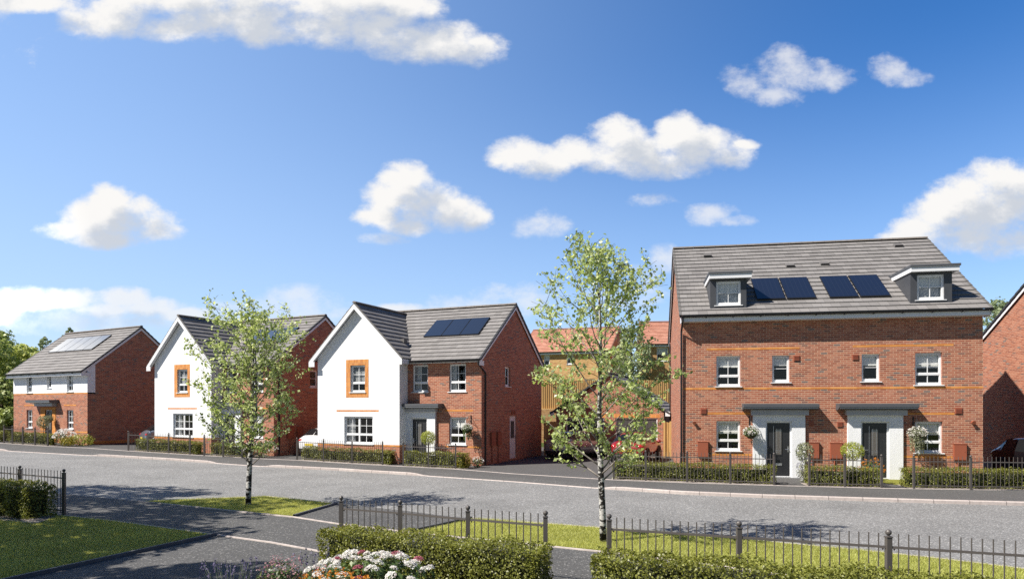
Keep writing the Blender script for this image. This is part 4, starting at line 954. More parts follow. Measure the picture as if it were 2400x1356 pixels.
# ================================================================== RAILINGS
def railing(pts, label, spacing=.117, near=False, hgt=1.0, finial='ball', nposts=None):
    """pts: post positions along the ground"""
    P = [Vector((x, y, gz(x))) for x, y in pts]; o = empty('iron_railing', P[0], 0, label, 'railing', 'dark metal railings along the gardens'); O = P[0]
    for p in P:
        q = p-O; b = MB(); s = .032; b.box(q.x-s, q.x+s, q.y-s, q.y+s, q.z-.02, q.z+hgt); b.box(q.x-s-.006, q.x+s+.006, q.y-s-.006, q.y+s+.006, q.z+hgt, q.z+hgt+.014)
        b.tube([(q.x, q.y, q.z+hgt+.014), (q.x, q.y, q.z+hgt+.03)], .016, 8); b.sphere((q.x, q.y, q.z+hgt+.062), .038, 12, 8); b.build('post', M['iron'], o)
    for a, c in zip(P, P[1:]):
        a, c = a-O, c-O; L = (c-a).length; d = (c-a)/L; b = MB(); zt, zb = .88, .11
        up = Vector((0, 0, 1)); e = d*.033
        for z in (zt, zb): b.beam(a+e+up*z, c-e+up*z, .02, .03)
        n = max(1, round(L/spacing)); sd = 6 if near else 4
        for i in range(1, n):
            q = a+d*(L*i/n); b.tube([q+up*.06, q+up*(hgt+.05)], .0085, sd)
        if near:
            for q, k in ((a+e, 1), (c-e, -1)): b.tube([q+up*(zt-.015)+d*k*.03, q+up*(zt-.04)+d*k*.03], [.016, .004], 6)
        b.build('bar_panel', M['iron'], o)
    return o
railing([(-31.07, 41.75), (-30.22, 41.3), (-29.27, 40.85), (-28.19, 40.35), (-27.09, 39.85)], 'railing before the wide detached house at the far left', .12)
railing([(-35.5, 44.4), (-34.3, 43.6), (-33.1, 42.9), (-31.95, 42.3)], 'railing cut off by the left picture edge beyond the wide detached house', .12)
railing([(-20.99, 37.35), (-19.6, 36.75), (-18.15, 36.1), (-16.72, 35.45)], 'railing in front of the white gable wall of the house behind the smaller birch', .12)
railing([(-15.8, 35.05), (-14.6, 34.5), (-13.42, 33.95)], 'railing just right of that birch house gable, partly behind birch leaves', .12)
railing([(-10.5, 33.35), (-9.0, 32.6), (-7.45, 31.8), (-5.87, 30.95)], 'three bay railing before the white gable nearest the garage driveway', .12)
railing([(-4.84, 30.4), (-3.64, 29.75), (-2.4, 29.05)], 'two bay railing before the topiary ball and black door of the white house', .12)
railing([(3.69, 24.75), (4.75, 24.25), (6.09, 23.75), (7.45, 23.3), (8.79, 22.9)], 'four bay railing left of the left porch of the long brick building', .12)
railing([(9.85, 22.62), (10.9, 22.36), (11.96, 22.1)], 'two bay railing between the two porch paths of the long brick building', .12)
railing([(12.92, 21.95), (14.58, 21.7), (16.3, 21.45), (18.0, 21.25)], 'railing right of the right porch running past the black car', .12)
railing([(-10.62, 16.18), (-12.15, 16.85), (-13.7, 17.5), (-15.3, 18.25)], 'near railing at the left picture edge, behind the corner hedge', .117, True)
railing([(-2.92, 11.67), (-1.83, 11.17), (-.68, 10.53), (.49, 10.0)], 'near railing in the centre foreground behind the long hedge and flowers', .117, True)
railing([(1.38, 9.70), (3.02, 9.08), (4.66, 8.45), (6.3, 7.83)], 'near railing in the right foreground crossing the verge lawn view', .113, True)
# ================================================================== HEDGES
def hedge(p0, p1, w, h, label, lsize=.045, dens=900, mat='hedge_leaf'):
    p0, p1 = Vector((*p0, 0)), Vector((*p1, 0)); L = (p1-p0).length; d = (p1-p0)/L; z = min(gz(p0.x), gz(p1.x)); zd = gz(p1.x)-gz(p0.x)
    # shell samples: front/back, ends, top
    ar = [L*h, L*h, w*h, w*h, L*w]; tot = sum(ar); n = int(tot*dens); pick = rng.choice(5, n, p=np.array(ar)/tot)
    r = rng.random((n, 2)); P = np.zeros((n, 3)); Nn = np.zeros((n, 3))
    for k in range(5):
        m = pick == k; a, c = r[m, 0], r[m, 1]
        if k < 2: P[m] = np.stack([a*L, np.full(m.sum(), (-.5 if k == 0 else .5)*w), c*h], 1); Nn[m] = (0, -1 if k == 0 else 1, .15)
        elif k < 4: P[m] = np.stack([np.full(m.sum(), 0 if k == 2 else L), (a-.5)*w, c*h], 1); Nn[m] = (-1 if k == 2 else 1, 0, .15)
        else: P[m] = np.stack([a*L, (c-.5)*w, np.full(m.sum(), h)], 1); Nn[m] = (0, 0, 1)
    ph = rng.random(8)*6.28
    bmp = .035*np.sin(P[:, 0]*5+ph[0]+2*np.sin(P[:, 2]*4+ph[1]))+.03*np.sin(P[:, 0]*11+ph[2]+P[:, 1]*9)+.025*np.sin(P[:, 2]*13+ph[3]+P[:, 0]*3)
    low = np.clip(1-P[:, 2]/h*3.0, 0, 1)
    P -= Nn*(rng.random((n, 1))**1.6*.12-bmp[:, None]+low[:, None]*.04)
    P[:, 2] = np.maximum(P[:, 2], .04)
    sx = rng.random(int(L*60)); St = np.stack([sx*L, (rng.random(len(sx))-.5)*w, h+rng.random(len(sx))**2*.06], 1)
    P = np.vstack([P, St]); Nn = np.vstack([Nn, np.tile((0, 0, .5), (len(St), 1))])
    P[:, 2] += P[:, 0]/L*zd
    core = MB(); i = .15; core.hexa([(i, -w/2+i, .06), (L-i, -w/2+i, .06+zd), (L-i, w/2-i, .06+zd), (i, w/2-i, .06), (i, -w/2+i, h-i), (L-i, -w/2+i, h-i+zd), (L-i, w/2-i, h-i+zd), (i, w/2-i, h-i)])
    o = quads_mesh('clipped_hedge', leaf_arrays(P, lsize, Nn, 1.1), [M[mat], M['hedge_core']], loc=(p0.x, p0.y, gz(p0.x)), rot=(0, 0, math.atan2(d.y, d.x)), core=core)
    return tag(o, label, 'hedge', 'clipped hedges behind the railings')
M['hedge_core'] = plain('hedge_twigs', (.022, .026, .009), .95, var=.4, vscale=14)
hedge((-30.9, 42.2), (-27.3, 40.75), .5, .66, 'hedge behind the railing of the wide detached house at the far left', .06, 700)
hedge((-36, 45.3), (-31.9, 43.0), .5, .66, 'hedge touching the left picture edge, past the wide detached house', .06, 500)
hedge((-20.6, 37.75), (-16.3, 35.85), .55, .64, 'hedge below the white gable of the house behind the smaller birch', .055, 750)
hedge((-15.5, 35.55), (-13.2, 34.5), .5, .64, 'short hedge right of the gap beside the smaller birch', .055, 750)
hedge((-10.25, 33.85), (-5.45, 31.4), .55, .64, 'hedge under the double window of the white gable nearest the garage driveway', .052, 800)
hedge((-4.75, 30.85), (-1.95, 29.4), .55, .64, 'short hedge in front of the topiary ball at the white house', .052, 850)
hedge((3.75, 25.2), (9.0, 23.35), .6, .62, 'long hedge left of the left porch of the long brick building', .045, 1000)
hedge((9.95, 23.1), (12.1, 22.55), .6, .62, 'short hedge between the two porch paths of the brick building', .045, 1000)
hedge((12.85, 22.5), (18.0, 21.7), .6, .62, 'hedge right of the right porch in front of the black car', .045, 1000)
hedge((-16.0, 18.0), (-10.85, 15.72), .75, .76, 'corner hedge at the left picture edge on the shaded lawn', .042, 1500)
hedge((-2.98, 11.1), (.47, 9.43), .62, .68, 'near hedge in the centre foreground behind the white flower heads', .036, 2600)
hedge((1.12, 9.12), (6.4, 7.05), .62, .69, 'near hedge along the bottom right corner of the picture', .036, 2600)
# ================================================================== TREES
def birch(loc, H, prof, label, seed, nb=30, nleaf=7000, lsz=.07, lean=(0, 0), zc=1.0, r0=.055, fork=None):
    rg = random.Random(seed); o = empty('birch_tree', (loc[0], loc[1], gz(loc[0])), 0, label, 'tree', 'young birch trees on the verge')
    wood = MB(); ends = []; ph = rg.random()*6
    def axis(z): t = z/H; return Vector((lean[0]*t+.05*math.sin(z*1.3+ph)*t, lean[1]*t+.04*math.sin(z*1.7+ph+1), z))
    zs = [H*i/16 for i in range(17)]
    wood.tube([axis(z) for z in zs], [max(.005, r0*(1-z/H)**.8+.004) for z in zs], 9)
    twigs = []
    def limb(p, d, L, r, depth):
        n = 6; q = Vector(p); pts = [q.copy()]; d = d.normalized()
        for i in range(n):
            d = (d+Vector((rg.gauss(0, .10), rg.gauss(0, .10), .05 if depth == 1 else -.03 if depth == 3 else .02))).normalized()
            q = q+d*(L/n); pts.append(q.copy())
        wood.tube(pts, [max(.0028, r*(1-.85*i/n)) for i in range(n+1)], 5 if depth == 1 else 3, 1 if depth > 1 else 2)
        if depth >= 2 or L < .5: twigs.append(pts)
        if depth < 3:
            m = 5 if depth == 1 else 3
            for k in range(m):
                t = .25+.75*(k+rg.random()*.6)/m; i = min(n-1, int(t*n)); b = pts[i].lerp(pts[i+1], t*n-i); a = rg.random()*6.28
                side = Vector((math.cos(a), math.sin(a), rg.uniform(-.25, .5))); limb(b, (d*.8+side*.85), L*(.50 if depth == 1 else .55)*rg.uniform(.7, 1.2)*(1.15-.5*t), r*.5, depth+1)
            twigs.append(pts[2:])
    if fork:
        za, ang, ln = fork; a = axis(za); pts = [a]; d = Vector((math.sin(ang[0]), .1, 1)).normalized()
        for i in range(9): d = (d+Vector((-.02+rg.gauss(0, .02), rg.gauss(0, .03), .04))).normalized(); pts.append(pts[-1]+d*ln/9)
        wood.tube(pts, [r0*.7*(1-i/10)+.005 for i in range(10)], 8)
        for k in range(10): i = 2+k*7//10; limb(pts[i], Vector((math.cos(k*2.4), math.sin(k*2.4), .7)), prof(pts[i].z)*.6, .016, 1)
    for k in range(nb):
        t = (k+rg.random()*.7)/nb; z = zc+(H*.985-zc)*t**1.2; a = k*2.399+rg.uniform(-.4, .4); rad = prof(z)*rg.uniform(.72, 1.12)
        up = .55+.9*t; limb(axis(z), Vector((math.cos(a), math.sin(a), up)), rad*math.sqrt(1+up*up)*.82, .020*(1-.55*t), 1)
    twigs.append([axis(z) for z in (H*.8, H*.87, H*.93, H, H+.02)])
    o2 = wood.build('trunk', [M['birch_bark'], M['twig'], M['limb']], o, smooth=True)
    W = np.array([sum((a-b).length for a, b in zip(t, t[1:])) for t in twigs]); W /= W.sum(); idx = rng.choice(len(twigs), nleaf, p=W)
    P = np.empty((nleaf, 3))
    for j, i in enumerate(idx):
        t = twigs[i]; f = (.12+.9*random.random())*(len(t)-1); k = min(len(t)-2, int(f)); P[j] = t[k].lerp(t[k+1], min(1.06, f-k))
    P += rng.normal(size=(nleaf, 3))*(.038, .038, .036); P[:, 2] -= rng.random(nleaf)*.05
    nn = np.tile((-.25, -.25, .55), (nleaf, 1))
    quads_mesh('crown', leaf_arrays(P, lsz, nn, 1.6, .78, .10, .8), M['birch_leaf'], o)
    return o
def prof2(z): return float(np.interp(z, [1.0, 1.5, 2.2, 2.9, 3.6, 4.1, 4.6, 5.1, 5.6], [.9, 1.5, 1.8, 1.72, 1.6, 1.3, .95, .55, .12]))
def prof1(z): return float(np.interp(z, [.8, 1.2, 1.9, 2.5, 3.2, 3.8, 4.4, 4.9], [1.0, 1.55, 1.85, 1.9, 1.7, 1.25, .75, .2]))
birch((1.77, 13.29), 5.45, prof2, 'taller slender birch in the middle, beside the start of the right railing', 11, 38, 6900, .075, (-.12, 0), 1.15, .066)
birch((-7.08, 18.37), 4.8, prof1, 'smaller bushy birch on the kerbside grass island at the left', 5, 38, 7200, .080, (.1, .1), 1.0, .075, (1.45, (.16, 0), 2.8))
def crown_pts(blobs, n, shell=.45):
    vol = np.array([b[3]**2 for b in blobs]); vol = vol/vol.sum(); k = rng.choice(len(blobs), n, p=vol); d = rng.normal(size=(n, 3)); d /= np.linalg.norm(d, axis=1, keepdims=True)
    B = np.array(blobs)[k]; r = B[:, 3:4]*(1-shell*rng.random((n, 1))**1.5); P = B[:, :3]+d*r*(1, 1, .8)
    P += d*(.12*B[:, 3:4])*np.sin(P[:, :1]*3+P[:, 2:3]*4+P[:, 1:2]*2)
    return P, d
def tree(name, loc, H, spread, mat, label, seed, n=3500, lsz=.3, zc=.3, nbl=14, group=None, trunk=.2, tm='twig', z=None, slim=1.0):
    rg = random.Random(seed); z = terr(*loc) if z is None else z; o = empty(name, (loc[0], loc[1], z), 0, label, 'tree', group)
    w = MB(); blobs = []
    top = Vector((rg.uniform(-.3, .3), rg.uniform(-.3, .3), H*.93)); w.tube([Vector((0, 0, -.5)), Vector((rg.uniform(-.1, .1), 0, H*.35)), Vector((rg.uniform(-.2, .2), 0, H*.65)), top], [trunk, trunk*.75, trunk*.45, .02], 8)
    for i in range(nbl):
        t = i/(nbl-1); zz = H*(zc+(1-zc)*(.08+.84*t)); a = i*2.4+rg.random(); rr = spread*math.sin(math.pi*min(1, (.22+.78*t)))**.7*rg.uniform(.35, .8) if t < .97 else 0
        br = spread*rg.uniform(.26, .44)*(1-.35*t)*(slim if slim > .6 else slim*.8); p = Vector((math.cos(a)*rr, math.sin(a)*rr, zz)); blobs.append((p.x, p.y, min(p.z, H-br*.8), br))
        b0 = Vector((0, 0, max(H*.2, zz-rr*1.0))); m = b0.lerp(p, .5)+Vector((0, 0, .1*rr)); w.tube([b0, m, p], [trunk*.4, trunk*.25, .02], 5)
    w.build('trunk', M[tm], o, smooth=True)
    P, d = crown_pts(blobs, n); quads_mesh('crown', leaf_arrays(P, lsz, d+np.array((0, 0, .35)), 1.2, .8), M[mat], o)
    return o
bg = 'trees beyond the far left house'
tree('broadleaf_tree', (-43.6, 56), 8.6, 4.6, 'tree_leaf', 'bright yellow green tree at the left picture edge, tallest there', 1, 9000, .27, .1, 26, bg, .22)
tree('broadleaf_tree', (-41.8, 59), 7.4, 3.8, 'tree_leaf', 'rounded yellow green tree just left of the wide detached house roof', 2, 7000, .27, .08, 22, bg, .2)
tree('broadleaf_tree', (-47.8, 63), 9.0, 4.0, 'tree_dark', 'darker tree rising at the very left picture edge', 3, 8000, .32, .12, 20, bg, .2)
tree('broadleaf_tree', (-37.4, 55), 5.2, 2.8, 'tree_dark', 'low dark tree against the left wall of the wide detached house', 4, 6000, .26, .02, 16, bg, .15)
tree('broadleaf_tree', (-40.0, 53.4), 4.6, 2.7, 'tree_dark', 'dark bushy tree on the grass at the left picture edge', 14, 6500, .25, .0, 16, bg, .15)
tree('broadleaf_tree', (-41.4, 50.6), 3.8, 2.0, 'tree_grey', 'pale grey green tree low at the left picture edge', 15, 3600, .22, .03, 13, bg, .12)
tree('thin_tree', (-52.0, 76), 9.3, 2.4, 'tree_grey', 'thin grey green tree above the left roof edge of the wide detached house', 6, 3600, .2, .25, 60, bg, .07, slim=.42)
tree('thin_tree', (-48.6, 75), 10.2, 1.9, 'tree_grey', 'thin tree top showing over the ridge of the wide detached house', 7, 3200, .2, .3, 55, bg, .07, slim=.42)
tree('broadleaf_tree', (9.9, 57), 7.4, 2.3, 'tree_grey', 'grey green tree between the two buff brick houses', 8, 4200, .2, .1, 26, None, .14)
tree('broadleaf_tree', (33.5, 47), 8.0, 2.2, 'tree_grey', 'tree top showing between the long brick building and the right gable', 9, 5200, .2, .2, 40, None, .16)
# trees on the near green, left of and behind the view; their crowns shade the corner lawn and path
sh = 'trees on the near green casting the foreground shade'
tree('shade_tree', (-14.2, 10.2), 8.8, 3.6, 'tree_leaf', 'broad tree on the corner lawn outside the left picture edge', 21, 9000, .26, .32, 20, sh, .2, z=.1)
tree('shade_tree', (-13.6, 5.6), 9.4, 3.6, 'tree_leaf', 'broad tree on the corner lawn nearer the viewer, outside the left picture edge', 22, 9000, .26, .3, 20, sh, .2, z=.1)
tree('shade_tree', (-13.2, 6.4), 11.4, 2.7, 'tree_leaf', 'tall tree beside the near path behind the viewer, to the left', 23, 3200, .25, .52, 22, sh, .18, z=0)
tree('shade_tree', (-17.4, 13.2), 12.4, 3.5, 'tree_leaf', 'tall tree on the left lawn outside the left picture edge', 24, 3300, .25, .52, 24, sh, .2, z=.2)
tree('shade_tree', (-19.8, 17.0), 11.4, 2.9, 'tree_leaf', 'tall tree by the near kerb outside the left picture edge', 25, 2700, .25, .55, 20, sh, .18, z=.2)

# ================================================================== GARDEN PLANTS
def ball_pts(n, c, r, shell=.3, sc=(1, 1, 1)):
    d = rng.normal(size=(n, 3)); d /= np.linalg.norm(d, axis=1, keepdims=True); q = 1-shell*rng.random((n, 1))**1.4
    return np.array(c)+d*q*r*np.array(sc), d
def topiary(loc, zc, r, label, mat='lime_leaf', stem=True, n=1500, sc=(1, 1, .95), cat='topiary', name='topiary_ball', ls=.05):
    z = gz(loc[0]); o = empty(name, (loc[0], loc[1], z), 0, label, cat)
    p = MB(); p.lathe([(.001, 0), (.15, 0), (.20, .34), (.215, .34), (.215, .38), (.18, .38), (.17, .33), (.001, .33)], 16); p.build('pot', M['potgrey'], o, smooth=False)
    s = MB(); s.tube([(0, 0, .3), (.02, 0, zc*.6), (0, 0, zc)], [.022, .018, .015], 7); s.build('stem', M['twig'], o)
    P, d = ball_pts(n, (0, 0, zc), r, .35, sc); quads_mesh('foliage', leaf_arrays(P, ls, d, 1.1), M[mat], o); return o
M['potgrey'] = plain('stone_grey_pot', (.32, .32, .32), .8, var=.1)
topiary((-3.80, 30.95), 1.24, .35, 'round lime green topiary ball in front of the black door of the white gabled house')
topiary((12.02, 24.1), 1.08, .375, 'wide round yellow green topiary ball by the right porch of the long brick building', sc=(1.05, 1, .88))
topiary((10.42, 24.3), 1.02, .33, 'small pale cream green standard tree between the two porches', 'sage_leaf', name='standard_shrub', cat='shrub', sc=(.95, .95, 1.1), n=900, ls=.06)
topiary((-29.1, 42.4), 1.32, .40, 'grey green standard bush left of the door of the wide detached house', 'sage_leaf', name='standard_shrub', cat='shrub', sc=(.9, .9, 1.05), n=800, ls=.07)
def shrub(loc, r, h, label, mats, n=900, fl=None, ls=.06, name='flowering_shrub', sc=None, nfl=150, fls=.05):
    z = gz(loc[0]); o = empty(name, (loc[0], loc[1], z), 0, label, 'shrub'); P, d = ball_pts(n, (0, 0, h*.48), 1.0, .6, (r, r*.8, h*.52)); P[:, 2] = np.maximum(P[:, 2], .03)
    w = MB()
    for i in range(7): a = i*.9; w.tube([(0, 0, 0), (math.cos(a)*r*.3, math.sin(a)*r*.25, h*.35), (math.cos(a)*r*.65, math.sin(a)*r*.55, h*.75)], [.012, .008, .004], 4)
    w.build('stems', M['twig'], o)
    F = leaf_arrays(P, ls, d+np.array((0, 0, .4)), 1.2); mi = [0]*(len(F)//4); ms = [M[mats]]
    if fl:
        P, d = ball_pts(nfl*3, (0, 0, h*.5), 1.04, .12, (r, r*.8, h*.54)); P = P[P[:, 2] > h*.45][:nfl]; k = np.repeat(P, 4, 0)+rng.normal(size=(len(P)*4, 3))*.02
        G_ = leaf_arrays(k, fls, np.tile((0, -.3, .8), (len(k), 1)), 1); F = np.vstack([F, G_]); mi += [1]*(len(G_)//4); ms.append(M[fl])
    quads_mesh('foliage', F, ms, o, mi=mi)
    return o
shrub((-2.05, 29.45), .36, .55, 'low golden shrub at the right brick corner of the white gabled house', 'yellow_leaf', 700)
shrub((-1.5, 29.75), .26, .45, 'small green plant with white flowers against the downpipe of the white gabled house', 'green_leaf', 350, 'white_fl', nfl=30)
shrub((-12.75, 34.6), .85, .85, 'green shrub with white blossom right of the smaller birch trunk', 'green_leaf', 1100, 'white_fl', nfl=120, fls=.06)
shrub((-26.7, 40.75), .62, .95, 'white headed shrub beside the end post of the far left railing', 'green_leaf', 600, 'white_fl', nfl=150, fls=.08)
shrub((-26.15, 40.2), .5, .6, 'low golden shrub at the foot of the wide detached house', 'yellow_leaf', 700, ls=.07)
shrub((-25.7, 40.75), .75, .72, 'bright green shrub at the right corner of the wide detached house', 'lime_leaf', 800, ls=.08)
shrub((10.25, 23.85), .32, .8, 'pale lavender clump at the foot of the standard tree between the porches', 'sage_leaf', 500, 'purple_fl', nfl=60, fls=.035, name='lavender_clump')
shrub((12.3, 23.35), .42, .85, 'orange flowering shrub showing over the short hedge between the porches', 'green_leaf', 500, 'orange_fl', nfl=70, fls=.05)
def basket(pos, rz, r, trail, label, mat='green_leaf', fl='white_fl', nfl=110, white=False):
    o = empty('hanging_basket', pos, rz, label, 'hanging basket'); b = MB()
    b.lathe([(.001, -r*.75), (r*.35, -r*.68), (r*.62, -r*.35), (r*.72, 0), (r*.66, 0), (.001, -.02)], 16); b.build('bowl', M['bowl'], o)
    k = MB(); t = .5
    for a in (0, 2.1, 4.2): k.tube([(math.cos(a)*r*.7, math.sin(a)*r*.7, 0), (0, 0, t)], .006, 4)
    k.tube([(0, 0, t), (0, .02, t+.05), (0, .36, t+.05)], .011, 6); k.tube([(0, .02, t+.05), (0, .18, t-.05), (0, .355, t-.22)], .009, 6); k.box(-.02, .02, .352, .372, t-.27, t+.11); k.build('bracket', M['black'], o)
    P, d = ball_pts(700, (0, 0, r*.12), r, .5, (1, 1, .72)); n = int(500*trail/.4) if trail else 0
    if n:
        a = rng.random(n)*6.28; q = rng.random(n)**1.3; T = np.stack([np.cos(a)*r*.82*(1-.25*q)-.0, np.sin(a)*r*.7, -q*trail*(.4+.6*np.abs(np.sin(a*2.5)))], 1); P = np.vstack([P, T]); d = np.vstack([d, np.stack([np.cos(a), np.sin(a), np.zeros(n)], 1)])
    F = leaf_arrays(P, .05, d, 1.1); mi = [0]*(len(F)//4); ms = [M[mat]]
    if nfl:
        P, d = ball_pts(nfl*2, (0, 0, r*.15), r*1.03, .1, (1, 1, .75)); P = P[P[:, 2] > -.05][:nfl]; kk = np.repeat(P, 3, 0)+rng.normal(size=(len(P)*3, 3))*.015; G_ = leaf_arrays(kk, .042, np.tile((0, -.6, .6), (len(kk), 1)), 1); F = np.vstack([F, G_]); mi += [1]*(len(G_)//4); ms.append(M[fl])
    quads_mesh('foliage', F, ms, o, mi=mi)
M['bowl'] = plain('dark_wicker_bowl', (.05, .035, .025), .9, var=.4, vscale=20)
def hloc(P, th, a, b, z, z0=0): t = R(th); return (P[0]+a*math.cos(t)+b*math.sin(t), P[1]-a*math.sin(t)+b*math.cos(t), z+z0)
basket(hloc((14.439, 24.762), 10.6, -5.57, -.375, 1.66), -R(10.6), .29, .12, 'hanging basket of white flowers left of the left porch on the long brick building')
basket(hloc((14.439, 24.762), 10.6, .10, -.375, 1.66), -R(10.6), .31, .75, 'hanging basket with pale leaves trailing down, right of the right porch', 'sage_leaf', 'white_fl', 120)
basket(hloc((-1.371, 30.588), 23.5, -.52, -.375, 1.66), -R(23.5), .25, .5, 'hanging basket trailing beside the lower right window of the white gabled house', 'green_leaf')
basket(hloc((-25.81, 41.503), 29.5, -3.62, -.375, 1.55, .335), -R(29.5), .30, 0, 'round hanging basket by the door of the wide detached house', 'sage_leaf', nfl=0)
# foreground flower bed ---------------------------------------------
def viburnum():
    o = empty('white_flower_shrub', (-1.82, 8.7, 0), 0, 'broad dark leaved shrub covered in flat white and rose flower heads, foreground', 'shrub')
    P, d = ball_pts(1500, (0, 0, .36), 1.0, .6, (.86, .62, .34)); P[:, 2] = np.maximum(P[:, 2], .03)
    quads_mesh('foliage', leaf_arrays(P, .095, d+np.array((0, 0, .5)), 1.0, .5), M['green_leaf'], o)
    w = MB()
    for i in range(12): a = i*.52; w.tube([(0, 0, 0), (math.cos(a)*.4, math.sin(a)*.25, .25), (math.cos(a)*.8, math.sin(a)*.48, .45)], [.014, .009, .004], 4)
    w.build('stems', M['twig'], o)
    k = 0
    def head(r, mat):
        n = 150; u = rng.random((n, 2)); rr = np.sqrt(u[:, 0])*r; a = u[:, 1]*6.283
        H = np.stack([rr*np.cos(a), rr*np.sin(a), .045*(1-(rr/r)**2)*r/.08+rng.normal(size=n)*.006], 1); return quads_mesh('flower_head', leaf_arrays(H, .021, np.tile((0, 0, 1.), (n, 1)), .7, .9), M[mat], o)
    protos = [head(.085, 'white_fl'), head(.07, 'rose_fl'), head(.062, 'white_fl')]
    used = [0, 0, 0]
    for i in range(46):
        a = i*2.399; q = math.sqrt((i+.5)/46); x, y = math.cos(a)*q*.82, math.sin(a)*q*.60; z = .36+.36*math.sqrt(max(0, 1-q*q*.92))+random.uniform(-.03, .04)
        t = 1 if i % 7 == 1 else (2 if i % 3 == 0 else 0)
        c = protos[t] if not used[t] else protos[t].copy()
        if used[t]: COL.objects.link(c); c.parent = o
        used[t] = 1; c.location = (x, y, z); c.rotation_euler = (random.uniform(-.2, .35)-y*.3, x*.45, random.random()*6); s = random.uniform(.75, 1.15); c.scale = (s, s, s)
viburnum()
def flower_mound(name, loc, r, h, label, leaf, fl, nl, nf, lsz, fsz, cl=5, clr=.02, ry=.75):
    o = empty(name, (loc[0], loc[1], 0), 0, label, 'flowers'); P, d = ball_pts(nl, (0, 0, h*.45), 1.0, .7, (r, r*ry, h*.55)); P[:, 2] = np.maximum(P[:, 2], .02)
    w = MB()
    for i in range(9): a = i*.7; w.tube([(0, 0, 0), (math.cos(a)*r*.6, math.sin(a)*r*.5, h*.6)], [.01, .004], 4)
    w.build('stems', M['twig'], o)
    F = leaf_arrays(P, lsz, d+np.array((0, 0, .5)), 1.2, .5); mi = [0]*(len(F)//4); ms = [M[leaf]]
    if nf:
        P, d = ball_pts(nf*3, (0, 0, h*.48), 1.03, .1, (r, r*ry, h*.56)); P = P[P[:, 2] > h*.4][:nf]; k = np.repeat(P, cl, 0)+rng.normal(size=(len(P)*cl, 3))*clr
        G_ = leaf_arrays(k, fsz, np.tile((0, -.3, .9), (len(k), 1)), 1.0, .9); F = np.vstack([F, G_]); mi += [1]*(len(G_)//4); ms.append(M[fl])
    quads_mesh('foliage', F, ms, o, mi=mi)
flower_mound('orange_flowers', (-2.1, 7.95), .6, .66, 'mound of small orange flowers at the bottom edge of the picture', 'green_leaf', 'orange_fl', 1300, 150, .045, .026, 6, .022)
flower_mound('pink_flowers', (-3.05, 9.0), .34, .60, 'pink flowering mound left of the centre hedge on the shaded path', 'green_leaf', 'pink_fl', 1200, 70, .045, .026, 6, .03)
flower_mound('lime_shrub', (-.62, 7.95), .55, .55, 'lime green leafy shrub at the bottom edge, right of the white flower heads', 'lime_leaf', 'rose_fl', 1500, 0, .07, .03, 8, .022)
flower_mound('green_shrub', (-2.75, 8.15), .45, .50, 'leafy pale green shrub at the bottom edge, left of the orange flowers', 'sage_leaf', 'pink_fl', 900, 0, .06, .03)
def lavender(loc, n, rad, h, label):
    o = empty('lavender', (loc[0], loc[1], 0), 0, label, 'flowers'); s = MB(); F = []
    for i in range(n):
        a = random.random()*6.28; q = math.sqrt(random.random())*rad; b = Vector((math.cos(a)*q*.4, math.sin(a)*q*.4, 0)); hh = h*random.uniform(.7, 1.1); t = Vector((math.cos(a)*q, math.sin(a)*q*.7, hh)); s.tube([b, b.lerp(t, .5)+Vector((0, 0, .06)), t], [.004, .003, .002], 3)
        for k in range(9): F.append(t+Vector((random.gauss(0, .008), random.gauss(0, .008), -.09+.012*k)))
    quads_mesh('flower_stems', leaf_arrays(np.array([tuple(f) for f in F]), .026, None, 1, .8), [M['purple_fl'], M['stalk']], o, core=s)
M['stalk'] = plain('grey_green_stalk', (.11, .14, .08), .8)
lavender((-3.62, 8.75), 46, .45, .62, 'lavender with loose purple spikes left of the pink flowers, at the bottom edge')
lavender((-2.72, 9.35), 22, .35, .62, 'sparse lavender spikes between the pink flowers and the centre hedge')
